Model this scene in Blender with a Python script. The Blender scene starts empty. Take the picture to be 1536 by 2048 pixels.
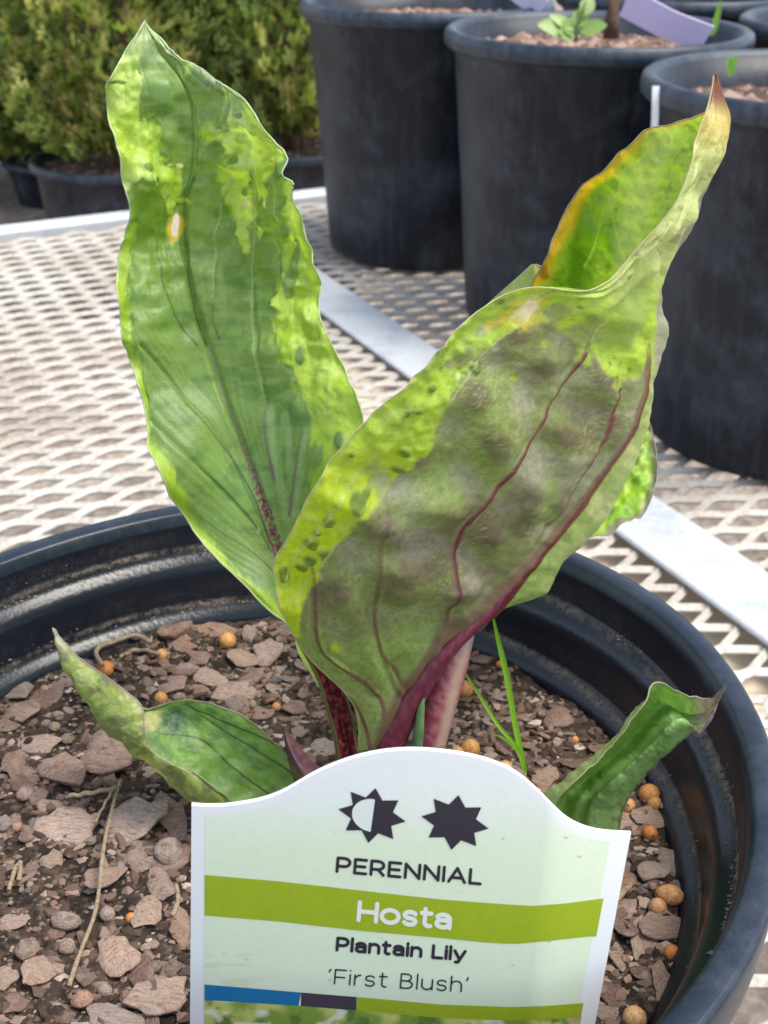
import bpy, math, random
import numpy as np
from mathutils import Vector, Matrix, Euler

random.seed(7)
rng = np.random.default_rng(11)
scene = bpy.context.scene
COL = scene.collection
R_ = math.radians

# ------------------------------------------------------------------ camera
CAM_H, F_PX, PITCH = 0.367, 2400.0, R_(28.6)          # metres above the bench, focal length in photo pixels
SP, CP = math.sin(PITCH), math.cos(PITCH)
cam = bpy.data.cameras.new("camera")
cam.sensor_fit = 'VERTICAL'
cam.sensor_height = 36.0
cam.lens = F_PX / 2048 * 36.0
cam.clip_start, cam.clip_end = 0.01, 500
cam.dof.use_dof = True
cam.dof.focus_distance = 0.213
cam.dof.aperture_fstop = 46
cam_o = bpy.data.objects.new("camera", cam)
COL.objects.link(cam_o)
cam_o.location = (0, 0, CAM_H)
cam_o.rotation_euler = (math.pi / 2 - PITCH, 0, 0)
scene.camera = cam_o

# ------------------------------------------------------------------ sky and sun
SUN_EL, SUN_AZ = R_(64), R_(106)                         # azimuth from +Y towards +X: high on the right, veiled by thin cloud
world = bpy.data.worlds.new("World")
scene.world = world
world.use_nodes = True
wn = world.node_tree
sky = wn.nodes.new('ShaderNodeTexSky')
sky.sky_type = 'NISHITA'
sky.sun_disc = False
sky.sun_elevation = SUN_EL
sky.sun_rotation = SUN_AZ % (2 * math.pi)
sky.air_density = 1.0
sky.dust_density = 1.2
sky.ozone_density = 1.0
bg = wn.nodes['Background']
bg.inputs['Strength'].default_value = 0.15
hz = wn.nodes.new('ShaderNodeHueSaturation')           # thin high cloud whitens the whole sky evenly
hz.inputs['Saturation'].default_value = 0.62
wn.links.new(sky.outputs[0], hz.inputs['Color'])
wn.links.new(hz.outputs[0], bg.inputs['Color'])
sun = bpy.data.lights.new("sun", 'SUN')
sun.energy = 2.2
sun.angle = R_(26)
sun.color = (1.0, 0.94, 0.84)
sun_o = bpy.data.objects.new("sun", sun)
COL.objects.link(sun_o)
sd = Vector((math.sin(SUN_AZ) * math.cos(SUN_EL), math.cos(SUN_AZ) * math.cos(SUN_EL), math.sin(SUN_EL)))
sun_o.rotation_euler = (-sd).to_track_quat('-Z', 'Y').to_euler()
sun_o.location = sd * 5
scene.view_settings.view_transform = 'Standard'
scene.view_settings.look = 'None'
scene.view_settings.gamma = 1.0
scene.view_settings.use_curve_mapping = False
scene.view_settings.exposure = 1.16
scene.render.engine = 'CYCLES'
scene.cycles.use_denoising = True
scene.cycles.max_bounces = 8
scene.cycles.transparent_max_bounces = 8

# ------------------------------------------------------------------ helpers
def at(px, py, Y):
    """photo measurement + distance in front of the camera -> world point"""
    u, v = (px - 768) / F_PX, (1024 - py) / F_PX
    t = Y / (CP + v * SP)
    return np.array([t * u, Y, CAM_H + t * (-SP + v * CP)])

def on_plane(px, py, z):
    u, v = (px - 768) / F_PX, (1024 - py) / F_PX
    t = (z - CAM_H) / (-SP + v * CP)
    return np.array([t * u, t * (CP + v * SP), z])

def proj(P):
    P = np.asarray(P, float)
    dz = P[..., 2] - CAM_H
    w = P[..., 1] * CP - dz * SP
    return 768 + F_PX * P[..., 0] / w, 1024 - F_PX * (P[..., 1] * SP + dz * CP) / w, w

def _h(ix, iy, iz, seed):
    n = (ix * 374761393 + iy * 668265263 + iz * 2147483647 + seed * 974634577) & 0xFFFFFFFF
    n = ((n ^ (n >> 13)) * 1274126177) & 0xFFFFFFFF
    n = ((n ^ (n >> 16)) * 2246822519) & 0xFFFFFFFF
    return ((n ^ (n >> 15)) & 0xFFFFFF) / float(0xFFFFFF)

def vnoise(x, y, seed=0, z=None):
    x = np.asarray(x, float); y = np.asarray(y, float)
    x, y = np.broadcast_arrays(x, y)
    ix = np.floor(x).astype(np.int64); iy = np.floor(y).astype(np.int64)
    fx, fy = x - ix, y - iy
    fx = fx * fx * (3 - 2 * fx); fy = fy * fy * (3 - 2 * fy)
    a = _h(ix, iy, 0, seed); b = _h(ix + 1, iy, 0, seed)
    c = _h(ix, iy + 1, 0, seed); d = _h(ix + 1, iy + 1, 0, seed)
    return (a * (1 - fx) + b * fx) * (1 - fy) + (c * (1 - fx) + d * fx) * fy

def fbm(x, y, seed=0, o=4):
    s, a, t = 0, 1.0, 0
    for k in range(o):
        s = s + a * vnoise(np.asarray(x) * 2 ** k, np.asarray(y) * 2 ** k, seed + k * 17)
        t += a; a *= .5
    return s / t                                        # 0..1

def sstep(a, b, x):
    t = np.clip((x - a) / (b - a), 0, 1)
    return t * t * (3 - 2 * t)

def mixc(c, d, m):
    m = np.asarray(m)[..., None]
    return c * (1 - m) + np.asarray(d) * m

def srgb(r, g, b):
    c = np.array([r, g, b]) / 255.
    return np.where(c <= .04045, c / 12.92, ((c + .055) / 1.055) ** 2.4)

def dist_poly(x, y, pts):
    """distance to a polyline and position along it (0..1)"""
    best = np.full(np.shape(x), 1e9); pos = np.zeros(np.shape(x))
    n = len(pts) - 1
    for i in range(n):
        (x0, y0), (x1, y1) = pts[i][:2], pts[i + 1][:2]
        dx, dy = x1 - x0, y1 - y0
        t = np.clip(((x - x0) * dx + (y - y0) * dy) / (dx * dx + dy * dy + 1e-9), 0, 1)
        d = np.hypot(x - x0 - t * dx, y - y0 - t * dy)
        m = d < best
        best = np.where(m, d, best); pos = np.where(m, (i + t) / n, pos)
    return best, pos

def in_poly(x, y, poly):
    ins = np.zeros(np.shape(x), bool)
    n = len(poly)
    for i in range(n):
        (x0, y0), (x1, y1) = poly[i], poly[(i + 1) % n]
        c = ((y0 > y) != (y1 > y)) & (x < (x1 - x0) * (y - y0) / (y1 - y0 + 1e-12) + x0)
        ins ^= c
    return ins

def spline(P, n, t=None):
    """natural cubic spline through P (k, ...) sampled n times"""
    P = np.asarray(P, float); k = len(P)
    if t is None:
        t = np.arange(k, dtype=float)
    h = np.diff(t)
    A = np.zeros((k, k)); B = np.zeros((k,) + P.shape[1:])
    A[0, 0] = A[-1, -1] = 1
    for i in range(1, k - 1):
        A[i, i - 1], A[i, i], A[i, i + 1] = h[i - 1], 2 * (h[i - 1] + h[i]), h[i]
        B[i] = 6 * ((P[i + 1] - P[i]) / h[i] - (P[i] - P[i - 1]) / h[i - 1])
    M = np.linalg.solve(A, B.reshape(k, -1)).reshape(P.shape)
    s = np.linspace(t[0], t[-1], n)
    j = np.clip(np.searchsorted(t, s, side='right') - 1, 0, k - 2)
    sh = (n,) + (1,) * (P.ndim - 1)
    hj = h[j].reshape(sh); a = (t[j + 1] - s).reshape(sh) ; b = (s - t[j]).reshape(sh)
    return (M[j] * a ** 3 + M[j + 1] * b ** 3) / (6 * hj) + (P[j] / hj - M[j] * hj / 6) * a + (P[j + 1] / hj - M[j + 1] * hj / 6) * b

def grid_normals(G):
    du = np.gradient(G, axis=1); dv = np.gradient(G, axis=0)
    n = np.cross(du, dv)
    return n / (np.linalg.norm(n, axis=-1, keepdims=True) + 1e-12)

def tag(o, label=None, cat=None, group=None, kind=None):
    if label: o['label'] = label
    if cat: o['category'] = cat
    if group: o['group'] = group
    if kind: o['kind'] = kind
    return o

def link(o, parent=None):
    COL.objects.link(o)
    if parent is not None:
        o.parent = parent
    return o

def empty(name, loc=(0, 0, 0), rz=0):
    o = bpy.data.objects.new(name, None)
    o.empty_display_size = .02
    o.location = loc; o.rotation_euler = (0, 0, rz)
    return link(o)

def mesh_obj(name, V, Fc, mat, parent=None, col=None, col_b=None, smooth=True, local=True):
    """V in world coordinates; moved into the parent's space when it has one"""
    V = np.asarray(V, float)
    if parent is not None and local:
        inv = np.linalg.inv(np.array(parent_matrix(parent)))
        V = V @ inv[:3, :3].T + inv[:3, 3]
    me = bpy.data.meshes.new(name)
    if isinstance(Fc, np.ndarray):
        Fc = Fc.tolist()
    me.from_pydata(V.tolist(), [], Fc)
    if smooth:
        me.polygons.foreach_set('use_smooth', [True] * len(me.polygons))
    for nm, c in (('Col', col), ('ColBack', col_b)):
        if c is not None:
            a = me.color_attributes.new(nm, 'FLOAT_COLOR', 'POINT')
            c4 = np.ones((len(V), 4), np.float32); c4[:, :3] = np.clip(c, 0, 1)
            a.data.foreach_set('color', c4.ravel())
    me.materials.append(mat)
    me.update()
    o = bpy.data.objects.new(name, me)
    return link(o, parent)

def parent_matrix(p):
    m = p.matrix_basis.copy()
    while p.parent:
        p = p.parent; m = p.matrix_basis @ m
    return m

def grid_faces(nr, nc, off=0, closed=False):
    r = np.arange(nr - 1)[:, None]; c = np.arange(nc if closed else nc - 1)[None, :]
    c1 = (c + 1) % nc
    f = np.stack([r * nc + c, r * nc + c1, (r + 1) * nc + c1, (r + 1) * nc + c], -1).reshape(-1, 4)
    return f + off

def tube(path, rad, n=8, cap=True):
    path = np.asarray(path, float); k = len(path)
    rad = np.broadcast_to(np.asarray(rad, float), (k,))
    T = np.gradient(path, axis=0); T /= np.linalg.norm(T, axis=1, keepdims=True) + 1e-12
    up = np.array([0.13, 0.21, 1.0])
    a = np.cross(T, up); a /= np.linalg.norm(a, axis=1, keepdims=True) + 1e-12
    b = np.cross(a, T)
    th = np.linspace(0, 2 * np.pi, n, endpoint=False)
    V = path[:, None] + rad[:, None, None] * (np.cos(th)[None, :, None] * a[:, None] + np.sin(th)[None, :, None] * b[:, None])
    V = V.reshape(-1, 3); F = grid_faces(k, n, 0, True).tolist()
    if cap:
        F.append(list(range(n))[::-1]); F.append(list(range((k - 1) * n, k * n)))
    return V, F

class MB:
    def __init__(s): s.V, s.F, s.C, s.n = [], [], [], 0
    def add(s, V, F, c=None):
        V = np.asarray(V, float).reshape(-1, 3)
        s.V.append(V)
        F = F.tolist() if isinstance(F, np.ndarray) else F
        s.F += [[i + s.n for i in f] for f in F]
        if c is not None:
            s.C.append(np.broadcast_to(np.asarray(c, float), (len(V), 3)))
        s.n += len(V)
    def build(s, name, mat, parent=None, smooth=True):
        return mesh_obj(name, np.concatenate(s.V), s.F, mat, parent, np.concatenate(s.C) if s.C else None, smooth=smooth)

def box(cx, cy, cz, sx, sy, sz, rz=0):
    V = np.array([(x, y, z) for x in (-.5, .5) for y in (-.5, .5) for z in (-.5, .5)]) * (sx, sy, sz)
    c, s = math.cos(rz), math.sin(rz)
    V = V @ np.array([[c, s, 0], [-s, c, 0], [0, 0, 1]]) + (cx, cy, cz)
    return V, [[0, 1, 3, 2], [4, 6, 7, 5], [0, 4, 5, 1], [2, 3, 7, 6], [0, 2, 6, 4], [1, 5, 7, 3]]

# ------------------------------------------------------------------ materials
class NT:
    def __init__(s, name):
        s.m = bpy.data.materials.new(name); s.m.use_nodes = True
        s.t = s.m.node_tree; s.p = s.t.nodes['Principled BSDF']; s.out = s.t.nodes['Material Output']
    def n(s, typ, **kw):
        x = s.t.nodes.new(typ)
        for k, v in kw.items():
            if k in x.inputs.keys() if isinstance(k, str) and not hasattr(x, k) else False:
                x.inputs[k].default_value = v
            else:
                setattr(x, k, v)
        return x
    def l(s, a, b): s.t.links.new(a, b)
    def noise(s, scale, detail=4, rough=.55, coord=None, vec=None):
        t = s.n('ShaderNodeTexNoise'); t.inputs['Scale'].default_value = scale
        t.inputs['Detail'].default_value = detail; t.inputs['Roughness'].default_value = rough
        if vec is not None: s.l(vec, t.inputs['Vector'])
        return t
    def coord(s, kind='Object'):
        return s.n('ShaderNodeTexCoord').outputs[kind]
    def mapping(s, vec, scale=(1, 1, 1), rot=(0, 0, 0)):
        m = s.n('ShaderNodeMapping'); m.inputs['Scale'].default_value = scale; m.inputs['Rotation'].default_value = rot
        s.l(vec, m.inputs['Vector']); return m.outputs[0]
    def ramp(s, fac, stops):
        r = s.n('ShaderNodeValToRGB'); e = r.color_ramp.elements
        while len(e) < len(stops): e.new(.5)
        for i, (p, c) in enumerate(stops):
            e[i].position = p; e[i].color = (*[float(q) for q in c], 1) if len(c) == 3 else c
        s.l(fac, r.inputs[0]); return r.outputs[0]
    def mix(s, fac, a, b, mode='MIX'):
        m = s.n('ShaderNodeMix'); m.data_type = 'RGBA'; m.blend_type = mode
        for v, i in ((fac, 0), (a, 6), (b, 7)):
            if hasattr(v, 'is_output') or hasattr(v, 'links'): s.l(v, m.inputs[i])
            elif i == 0: m.inputs[0].default_value = v
            else: m.inputs[i].default_value = (*[float(q) for q in v], 1)
        return m.outputs[2]
    def math(s, op, a, b=None):
        m = s.n('ShaderNodeMath'); m.operation = op
        for i, v in enumerate((a, b)):
            if v is None: continue
            if hasattr(v, 'links'): s.l(v, m.inputs[i])
            else: m.inputs[i].default_value = v
        return m.outputs[0]
    def bump(s, h, strength=.3, dist=.001):
        b = s.n('ShaderNodeBump'); b.inputs['Strength'].default_value = strength; b.inputs['Distance'].default_value = dist
        s.l(h, b.inputs['Height']); s.l(b.outputs[0], s.p.inputs['Normal']); return b.outputs[0]
    def base(s, c):
        if hasattr(c, 'links'): s.l(c, s.p.inputs['Base Color'])
        else: s.p.inputs['Base Color'].default_value = (*[float(q) for q in c], 1)
    def rough(s, r, spec=.5):
        if hasattr(r, 'links'): s.l(r, s.p.inputs['Roughness'])
        else: s.p.inputs['Roughness'].default_value = r
        s.p.inputs['Specular IOR Level'].default_value = spec

def leaf_material(name, transl=.32, rough=.36, spec=.5, two=True, bump=.25, bscale=2600):
    t = NT(name)
    ca = t.n('ShaderNodeVertexColor'); ca.layer_name = 'Col'
    c = ca.outputs[0]
    if two:
        cb = t.n('ShaderNodeVertexColor'); cb.layer_name = 'ColBack'
        g = t.n('ShaderNodeNewGeometry')
        c = t.mix(g.outputs['Backfacing'], ca.outputs[0], cb.outputs[0])
    v = t.coord()
    n1 = t.noise(bscale, 3, .6, vec=v)
    c2 = t.mix(.5, c, t.ramp(n1.outputs[0], [(.3, (.72, .74, .70)), (.7, (1.0, 1.0, 1.0))]), 'MULTIPLY')
    t.base(c2); 
    n2 = t.noise(350, 3, .6, vec=v)
    t.rough(t.math('ADD', t.math('MULTIPLY', n2.outputs[0], .25), rough - .12), spec)
    nb = t.bump(n1.outputs[0], bump, .00035)
    tr = t.n('ShaderNodeBsdfTranslucent')
    t.l(t.mix(1.0, c2, (1.0, 1.0, .55), 'MULTIPLY'), tr.inputs['Color']); t.l(nb, tr.inputs['Normal'])
    mx = t.n('ShaderNodeMixShader'); mx.inputs[0].default_value = transl
    t.l(t.p.outputs[0], mx.inputs[1]); t.l(tr.outputs[0], mx.inputs[2]); t.l(mx.outputs[0], t.out.inputs[0])
    return t.m

M = {}
M['leaf'] = leaf_material('hosta_leaf', rough=.40, spec=.5, bump=.3, transl=.40)
M['leaf1'] = leaf_material('plain_leaf', two=False)
M['stem'] = leaf_material('hosta_stem', transl=.08, rough=.38, two=False)

def vcol_material(name, rough=.5, spec=.4, bump=None):
    t = NT(name)
    ca = t.n('ShaderNodeVertexColor'); ca.layer_name = 'Col'
    t.base(ca.outputs[0]); t.rough(rough, spec)
    if bump:
        t.bump(t.noise(bump[0], 4, .65, vec=t.coord()).outputs[0], bump[1], bump[2])
    return t.m
M['soil'] = vcol_material('soil', .92, .2, (1500, .8, .0012))
M['crumbs'] = vcol_material('crumbs', .9, .2)
M['conifer'] = leaf_material('conifer_foliage', transl=.25, rough=.55, spec=.25, two=False, bump=0.0, bscale=60)

def plain(name, col, rough=.5, spec=.4, bump=None):
    t = NT(name); t.base(col); t.rough(rough, spec)
    if bump: t.bump(t.noise(bump[0], 4, .6, vec=t.coord()).outputs[0], bump[1], bump[2])
    return t.m

def black_plastic(name, base=(.010, .012, .016), dust=(.10, .105, .115), amount=.5, rough=.40, sc=1.0):
    t = NT(name); v = t.coord()
    n1 = t.noise(17 * sc, 8, .72, vec=v); n2 = t.noise(160 * sc, 4, .6, vec=t.mapping(v, (1, 1, .12)))
    n3 = t.noise(900 * sc, 2, .5, vec=v)
    m = t.math('MULTIPLY', t.ramp(n1.outputs[0], [(.47, (0, 0, 0)), (.74, (1, 1, 1))]), amount)
    m2 = t.math('ADD', m, t.math('MULTIPLY', t.ramp(n2.outputs[0], [(.5, (0, 0, 0)), (.8, (1, 1, 1))]), amount * .45))
    sc_n = t.noise(75 * sc, 5, .8, vec=t.mapping(v, (1, 1, .35), (.4, .3, 0)))
    m3 = t.math('MULTIPLY', t.ramp(sc_n.outputs[0], [(.66, (0, 0, 0)), (.74, (1, 1, 1))]), amount * .7)
    m2 = t.math('MAXIMUM', m2, m3)
    t.base(t.mix(m2, base, dust))
    t.rough(t.math('ADD', t.math('MULTIPLY', m2, .35), rough), .38)
    t.bump(n3.outputs[0], .12, .0006)
    return t.m
M['pot'] = black_plastic('front_pot_plastic', base=(.007, .009, .013), amount=.10, rough=.30, sc=3)
M['pot_rim'] = black_plastic('front_pot_rim_plastic', base=(.010, .0165, .029), dust=(.12, .14, .175), amount=.22, rough=.30, sc=4)
M['bigpot'] = black_plastic('nursery_pot_plastic', base=(.0034, .0062, .0135), dust=(.085, .098, .120), amount=.55, rough=.43)
M['bigpot_rim'] = black_plastic('nursery_pot_rim_plastic', base=(.016, .025, .039), dust=(.16, .18, .215), amount=.5, rough=.42)

def inner_plastic():
    t = NT('inner_pot_plastic'); v = t.coord()
    sep = t.n('ShaderNodeSeparateXYZ'); t.l(v, sep.inputs[0]); z = sep.outputs[2]
    n1 = t.noise(60, 7, .7, vec=v); n2 = t.noise(700, 4, .7, vec=v); n3 = t.noise(900, 2, .5, vec=v)
    tot = None
    for zc, w, a in ((.215 - .0112 - .002, .0008, 1.0), (.215 - .0259 - .002, .0008, .95), (.215 - .0080 - .002, .0030, .10), (.215 - .0215 - .002, .0030, .08)):
        d = t.math('DIVIDE', t.math('SUBTRACT', z, zc), w)
        g = t.math('MULTIPLY', t.math('POWER', 2.718, t.math('MULTIPLY', t.math('MULTIPLY', d, d), -1.0)), a)
        tot = g if tot is None else t.math('MAXIMUM', tot, g)
    k = t.math('MULTIPLY', tot, t.ramp(n1.outputs[0], [(.36, (0, 0, 0)), (.58, (1, 1, 1))]))
    k = t.math('MULTIPLY', k, t.ramp(n2.outputs[0], [(.36, (0, 0, 0)), (.60, (1, 1, 1))]))
    t.base(t.mix(t.math('MULTIPLY', k, .9), (.0045, .0080, .0165), (.26, .20, .155)))
    t.rough(t.math('ADD', t.math('MULTIPLY', k, .5), .30), .5)
    t.bump(t.math('ADD', n3.outputs[0], t.math('MULTIPLY', k, 4.0)), .15, .0006)
    return t.m
M['pot_in'] = inner_plastic()
def bark_material(name, stops, sc=1.0, grain=1.0, stretch=4.5):
    """bark and stone; noise in the piece's own unit space"""
    t = NT(name); v = t.coord()
    oi = t.n('ShaderNodeObjectInfo')
    add = t.n('ShaderNodeVectorMath'); add.operation = 'ADD'
    cmb = t.n('ShaderNodeCombineXYZ'); t.l(t.math('MULTIPLY', oi.outputs['Random'], 37.0), cmb.inputs[0]); t.l(t.math('MULTIPLY', oi.outputs['Random'], 91.0), cmb.inputs[1])
    t.l(v, add.inputs[0]); t.l(cmb.outputs[0], add.inputs[1]); v2 = add.outputs[0]
    c = t.ramp(oi.outputs['Random'], stops)
    n1 = t.noise(2.2 * sc, 7, .68, vec=t.mapping(v2, (1, stretch, 1)))
    n2 = t.noise(9 * sc * grain, 5, .75, vec=v2)
    n3 = t.noise(1.1 * sc, 3, .5, vec=v2)
    c = t.mix(.9, c, t.ramp(n1.outputs[0], [(.30, (.34, .27, .23)), (.45, (.84, .78, .74)), (.64, (1.15, 1.08, 1.03))]), 'MULTIPLY')
    c = t.mix(.8, c, t.ramp(n2.outputs[0], [(.32, (.55, .50, .47)), (.55, (1.06, 1.05, 1.05))]), 'MULTIPLY')
    c = t.mix(t.math('MULTIPLY', t.ramp(n3.outputs[0], [(.48, (0, 0, 0)), (.66, (1, 1, 1))]), .40), c, (.52, .40, .33))
    t.base(c); t.rough(.85, .22)
    t.bump(t.math('ADD', n1.outputs[0], t.math('MULTIPLY', n2.outputs[0], .5)), .9, .0016)
    return t.m
M['bark'] = bark_material('bark', [(0, (.42, .28, .205)), (.16, (.50, .38, .31)), (.3, (.22, .145, .11)), (.44, (.50, .42, .37)), (.56, (.30, .205, .155)), (.7, (.44, .29, .21)), (.84, (.36, .31, .28)), (1, (.16, .105, .08))])
M['bark_pale'] = bark_material('bark_pale', [(0, (.52, .38, .30)), (.3, (.60, .49, .42)), (.55, (.44, .30, .22)), (.75, (.54, .46, .41)), (1, (.56, .41, .32))])
M['bark_dark'] = bark_material('bark_dark', [(0, (.36, .25, .20)), (.5, (.25, .17, .14)), (1, (.42, .32, .27))])
M['pebble'] = bark_material('pebble', [(0, (.13, .14, .155)), (.2, (.55, .40, .27)), (.4, (.30, .28, .27)), (.55, (.55, .30, .22)), (.7, (.42, .41, .39)), (.85, (.62, .47, .30)), (1, (.22, .15, .13))], .8, .7, 1.0)
def bead_material():
    t = NT('fertiliser_bead'); oi = t.n('ShaderNodeObjectInfo'); v = t.coord()
    c = t.ramp(oi.outputs['Random'], [(0, (.55, .19, .045)), (.35, (.56, .29, .09)), (.6, (.48, .15, .05)), (.8, (.58, .36, .15)), (1, (.50, .27, .13))])
    n = t.noise(3.5, 5, .65, vec=v)
    c = t.mix(.7, c, t.ramp(n.outputs[0], [(.36, (.38, .33, .28)), (.5, (.85, .83, .8)), (.66, (1.15, 1.15, 1.15))]), 'MULTIPLY')
    t.base(c); t.rough(.5, .4); t.bump(n.outputs[0], .3, .0006)
    t.p.inputs['Subsurface Weight'].default_value = .0
    return t.m
M['bead'] = bead_material()
M['straw'] = bark_material('straw', [(0, (.52, .43, .30)), (1, (.44, .35, .23))], 160, 1.0)

def bench_paint():
    t = NT('bench_paint'); v = t.coord()
    n1 = t.noise(9, 5, .6, vec=v); n2 = t.noise(300, 4, .6, vec=v)
    c = t.ramp(n1.outputs[0], [(.32, (.30, .26, .215)), (.46, (.40, .365, .315)), (.6, (.45, .425, .385)), (.75, (.37, .36, .335))])
    c = t.mix(.5, c, t.ramp(n2.outputs[0], [(.34, (.45, .38, .30)), (.52, (1, 1, 1))]), 'MULTIPLY')
    t.base(c); t.rough(.5, .4); t.bump(n2.outputs[0], .3, .0008)
    return t.m
M['bench'] = bench_paint()
def bar_paint():
    t = NT('galvanised_bar'); v = t.coord()
    n1 = t.noise(30, 6, .65, vec=v); n2 = t.noise(260, 4, .6, vec=v)
    c = t.ramp(n1.outputs[0], [(.3, (.38, .41, .43)), (.5, (.50, .53, .55)), (.75, (.57, .59, .60))])
    c = t.mix(.35, c, t.ramp(n2.outputs[0], [(.35, (.6, .6, .6)), (.6, (1, 1, 1))]), 'MULTIPLY')
    t.base(c); t.rough(.5, .4); t.bump(n2.outputs[0], .15, .0005)
    return t.m
M['bar'] = bar_paint()
M['cream'] = plain('cream_paint', (.72, .60, .44), .6, .3, (200, .2, .001))
def ground_material():
    t = NT('gravel_ground'); v = t.coord()
    vo = t.n('ShaderNodeTexVoronoi'); vo.inputs['Scale'].default_value = 60; t.l(v, vo.inputs['Vector'])
    n = t.noise(5, 6, .6, vec=v); n2 = t.noise(140, 3, .6, vec=v)
    c = t.ramp(n.outputs[0], [(.3, (.20, .165, .14)), (.55, (.33, .285, .245)), (.75, (.40, .355, .315))])
    c = t.mix(.7, c, t.ramp(vo.outputs['Color'], [(.1, (.55, .5, .48)), (.6, (1.0, .97, .93)), (.9, (1.35, 1.3, 1.25))]), 'MULTIPLY')
    c = t.mix(.6, c, t.ramp(n2.outputs[0], [(.3, (.55, .5, .46)), (.6, (1.05, 1.05, 1.05))]), 'MULTIPLY')
    t.base(c); t.rough(.9, .2)
    t.bump(vo.outputs['Distance'], .6, .012)
    return t.m
M['ground'] = ground_material()
# ------------------------------------------------------------------ ground
GZ = -0.45
g = mesh_obj('ground', [(-60, -60, GZ), (60, -60, GZ), (60, 60, GZ), (-60, 60, GZ)], [[0, 1, 2, 3]], M['ground'], smooth=False)
tag(g, kind='structure')

# ------------------------------------------------------------------ nursery bench of expanded metal
BA = R_(26.3)                                           # direction of the long way of the diamonds
bc, bs = math.cos(BA), math.sin(BA)
def bench(p, q, z):
    p, q, z = np.broadcast_arrays(np.asarray(p, float), np.asarray(q, float), np.asarray(z, float))
    return np.stack([p * bc - q * bs, p * bs + q * bc, z], -1)
LWD, SWD = .0558, .0227
Q_EDGE = -(-.362) * bs + 1.345 * bc                      # far edge of the bench
P0, P1, Q0 = -.55, 1.30, -.30
bench_o = tag(empty('nursery_bench', bench((P0 + P1) / 2, (Q0 + Q_EDGE) / 2, GZ)), 'low nursery bench topped with pale expanded metal mesh', 'bench')
def mesh_panel(pa, pb):
    per = 16
    n = int((pb - pa) / LWD * per)
    x = np.linspace(pa, pb, n)
    mb = MB()
    Vs, Fs, off = [], [], 0
    k0, k1 = int(Q0 / (SWD / 2)), int((Q_EDGE - .01) / (SWD / 2))
    ff = grid_faces(n, 4, 0, True)
    for k in range(k0, k1):
        ph = 2 * np.pi * x / LWD + k * np.pi
        tri = 1 - 2 * np.abs(((ph / np.pi) % 2) - 1)
        y = k * SWD / 2 - SWD / 4 * .90 * np.clip(1.28 * tri, -1, 1)
        z = -.0028 - .0006 * tri
        w, t, a = .0050, .0018, R_(30)
        pr = []
        for sx, sy in ((-1, -1), (1, -1), (1, 1), (-1, 1)):
            dy = sx * w / 2 * math.cos(a) - sy * t / 2 * math.sin(a)
            dz = sx * w / 2 * math.sin(a) + sy * t / 2 * math.cos(a)
            pr.append(bench(x, y + dy, z + dz))
        Vs.append(np.stack(pr, 1).reshape(-1, 3)); Fs.append(ff + off); off += n * 4
    return np.concatenate(Vs), np.concatenate(Fs)
V, Fc = mesh_panel(P0, P1)
mesh_obj('mesh_panel', V, Fc, M['bench'], bench_o, smooth=False)
def rail(name, p0, p1, q0, q1, z0, z1, mat, bev=.001):
    a = []
    for (pp, qq, zz) in ((p0, q0, z0), (p1, q0, z0), (p1, q1, z0), (p0, q1, z0), (p0, q0, z1 - bev), (p1, q0, z1 - bev), (p1, q1, z1 - bev), (p0, q1, z1 - bev),
                         (p0 + bev, q0 + bev, z1), (p1 - bev, q0 + bev, z1), (p1 - bev, q1 - bev, z1), (p0 + bev, q1 - bev, z1)):
        a.append(bench(pp, qq, zz))
    Fq = [[3, 2, 1, 0]] + [[i, (i + 1) % 4, 4 + (i + 1) % 4, 4 + i] for i in range(4)] + [[4 + i, 4 + (i + 1) % 4, 8 + (i + 1) % 4, 8 + i] for i in range(4)] + [[8, 9, 10, 11]]
    return mesh_obj(name, a, Fq, mat, bench_o, smooth=False)
rail('flat_bar', 0.4136, .4622, Q0, Q_EDGE - .004, .0012, .0042, M['bar'])
rail('support_rail', .341, .467, Q0, Q_EDGE - .004, -.024, -.0195, M['cream'])
rail('edge_angle', P0 - .01, P1 + .01, Q_EDGE - .004, Q_EDGE + .022, -.020, .006, M['bar'], .004)
rail('edge_angle', P0 - .03, P0 - .011, Q0, Q_EDGE + .018, -.030, .008, M['bar'], .003)
for pp in (P0 + .03, P1 - .06):
    for qq in (Q0 + .03, Q_EDGE - .05):
        rail('leg', pp, pp + .035, qq, qq + .035, GZ, -.031, M['bar'])

# ------------------------------------------------------------------ big nursery pots
def lathe(prof, n=72, cx=0, cy=0):
    th = np.linspace(0, 2 * np.pi, n, endpoint=False)
    V = np.stack([np.stack([cx + r * np.cos(th), cy + r * np.sin(th), np.full(n, z)], -1) for r, z in prof])
    return V.reshape(-1, 3), grid_faces(len(prof), n, 0, True)
def crumb(mb, c, s, col, seed=None):
    """a rough little lump"""
    b = np.array([(1, 0, -.4), (.2, .9, -.3), (-.9, .5, -.4), (-.6, -.8, -.3), (.5, -.8, -.4), (.1, .1, .75)]) * (1 + .5 * rng.random((6, 1)))
    a = rng.random() * 6.28; ca, sa = math.cos(a), math.sin(a)
    b = b @ np.array([[ca, sa, 0], [-sa, ca, 0], [0, 0, 1]])
    mb.add(b * np.asarray(s) + c, [[0, 1, 5], [1, 2, 5], [2, 3, 5], [3, 4, 5], [4, 0, 5]], col)
SOILC = [np.array(c) for c in ((.05, .033, .024), (.09, .06, .045), (.16, .10, .075), (.26, .17, .13), (.34, .25, .20), (.02, .016, .013))]
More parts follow.
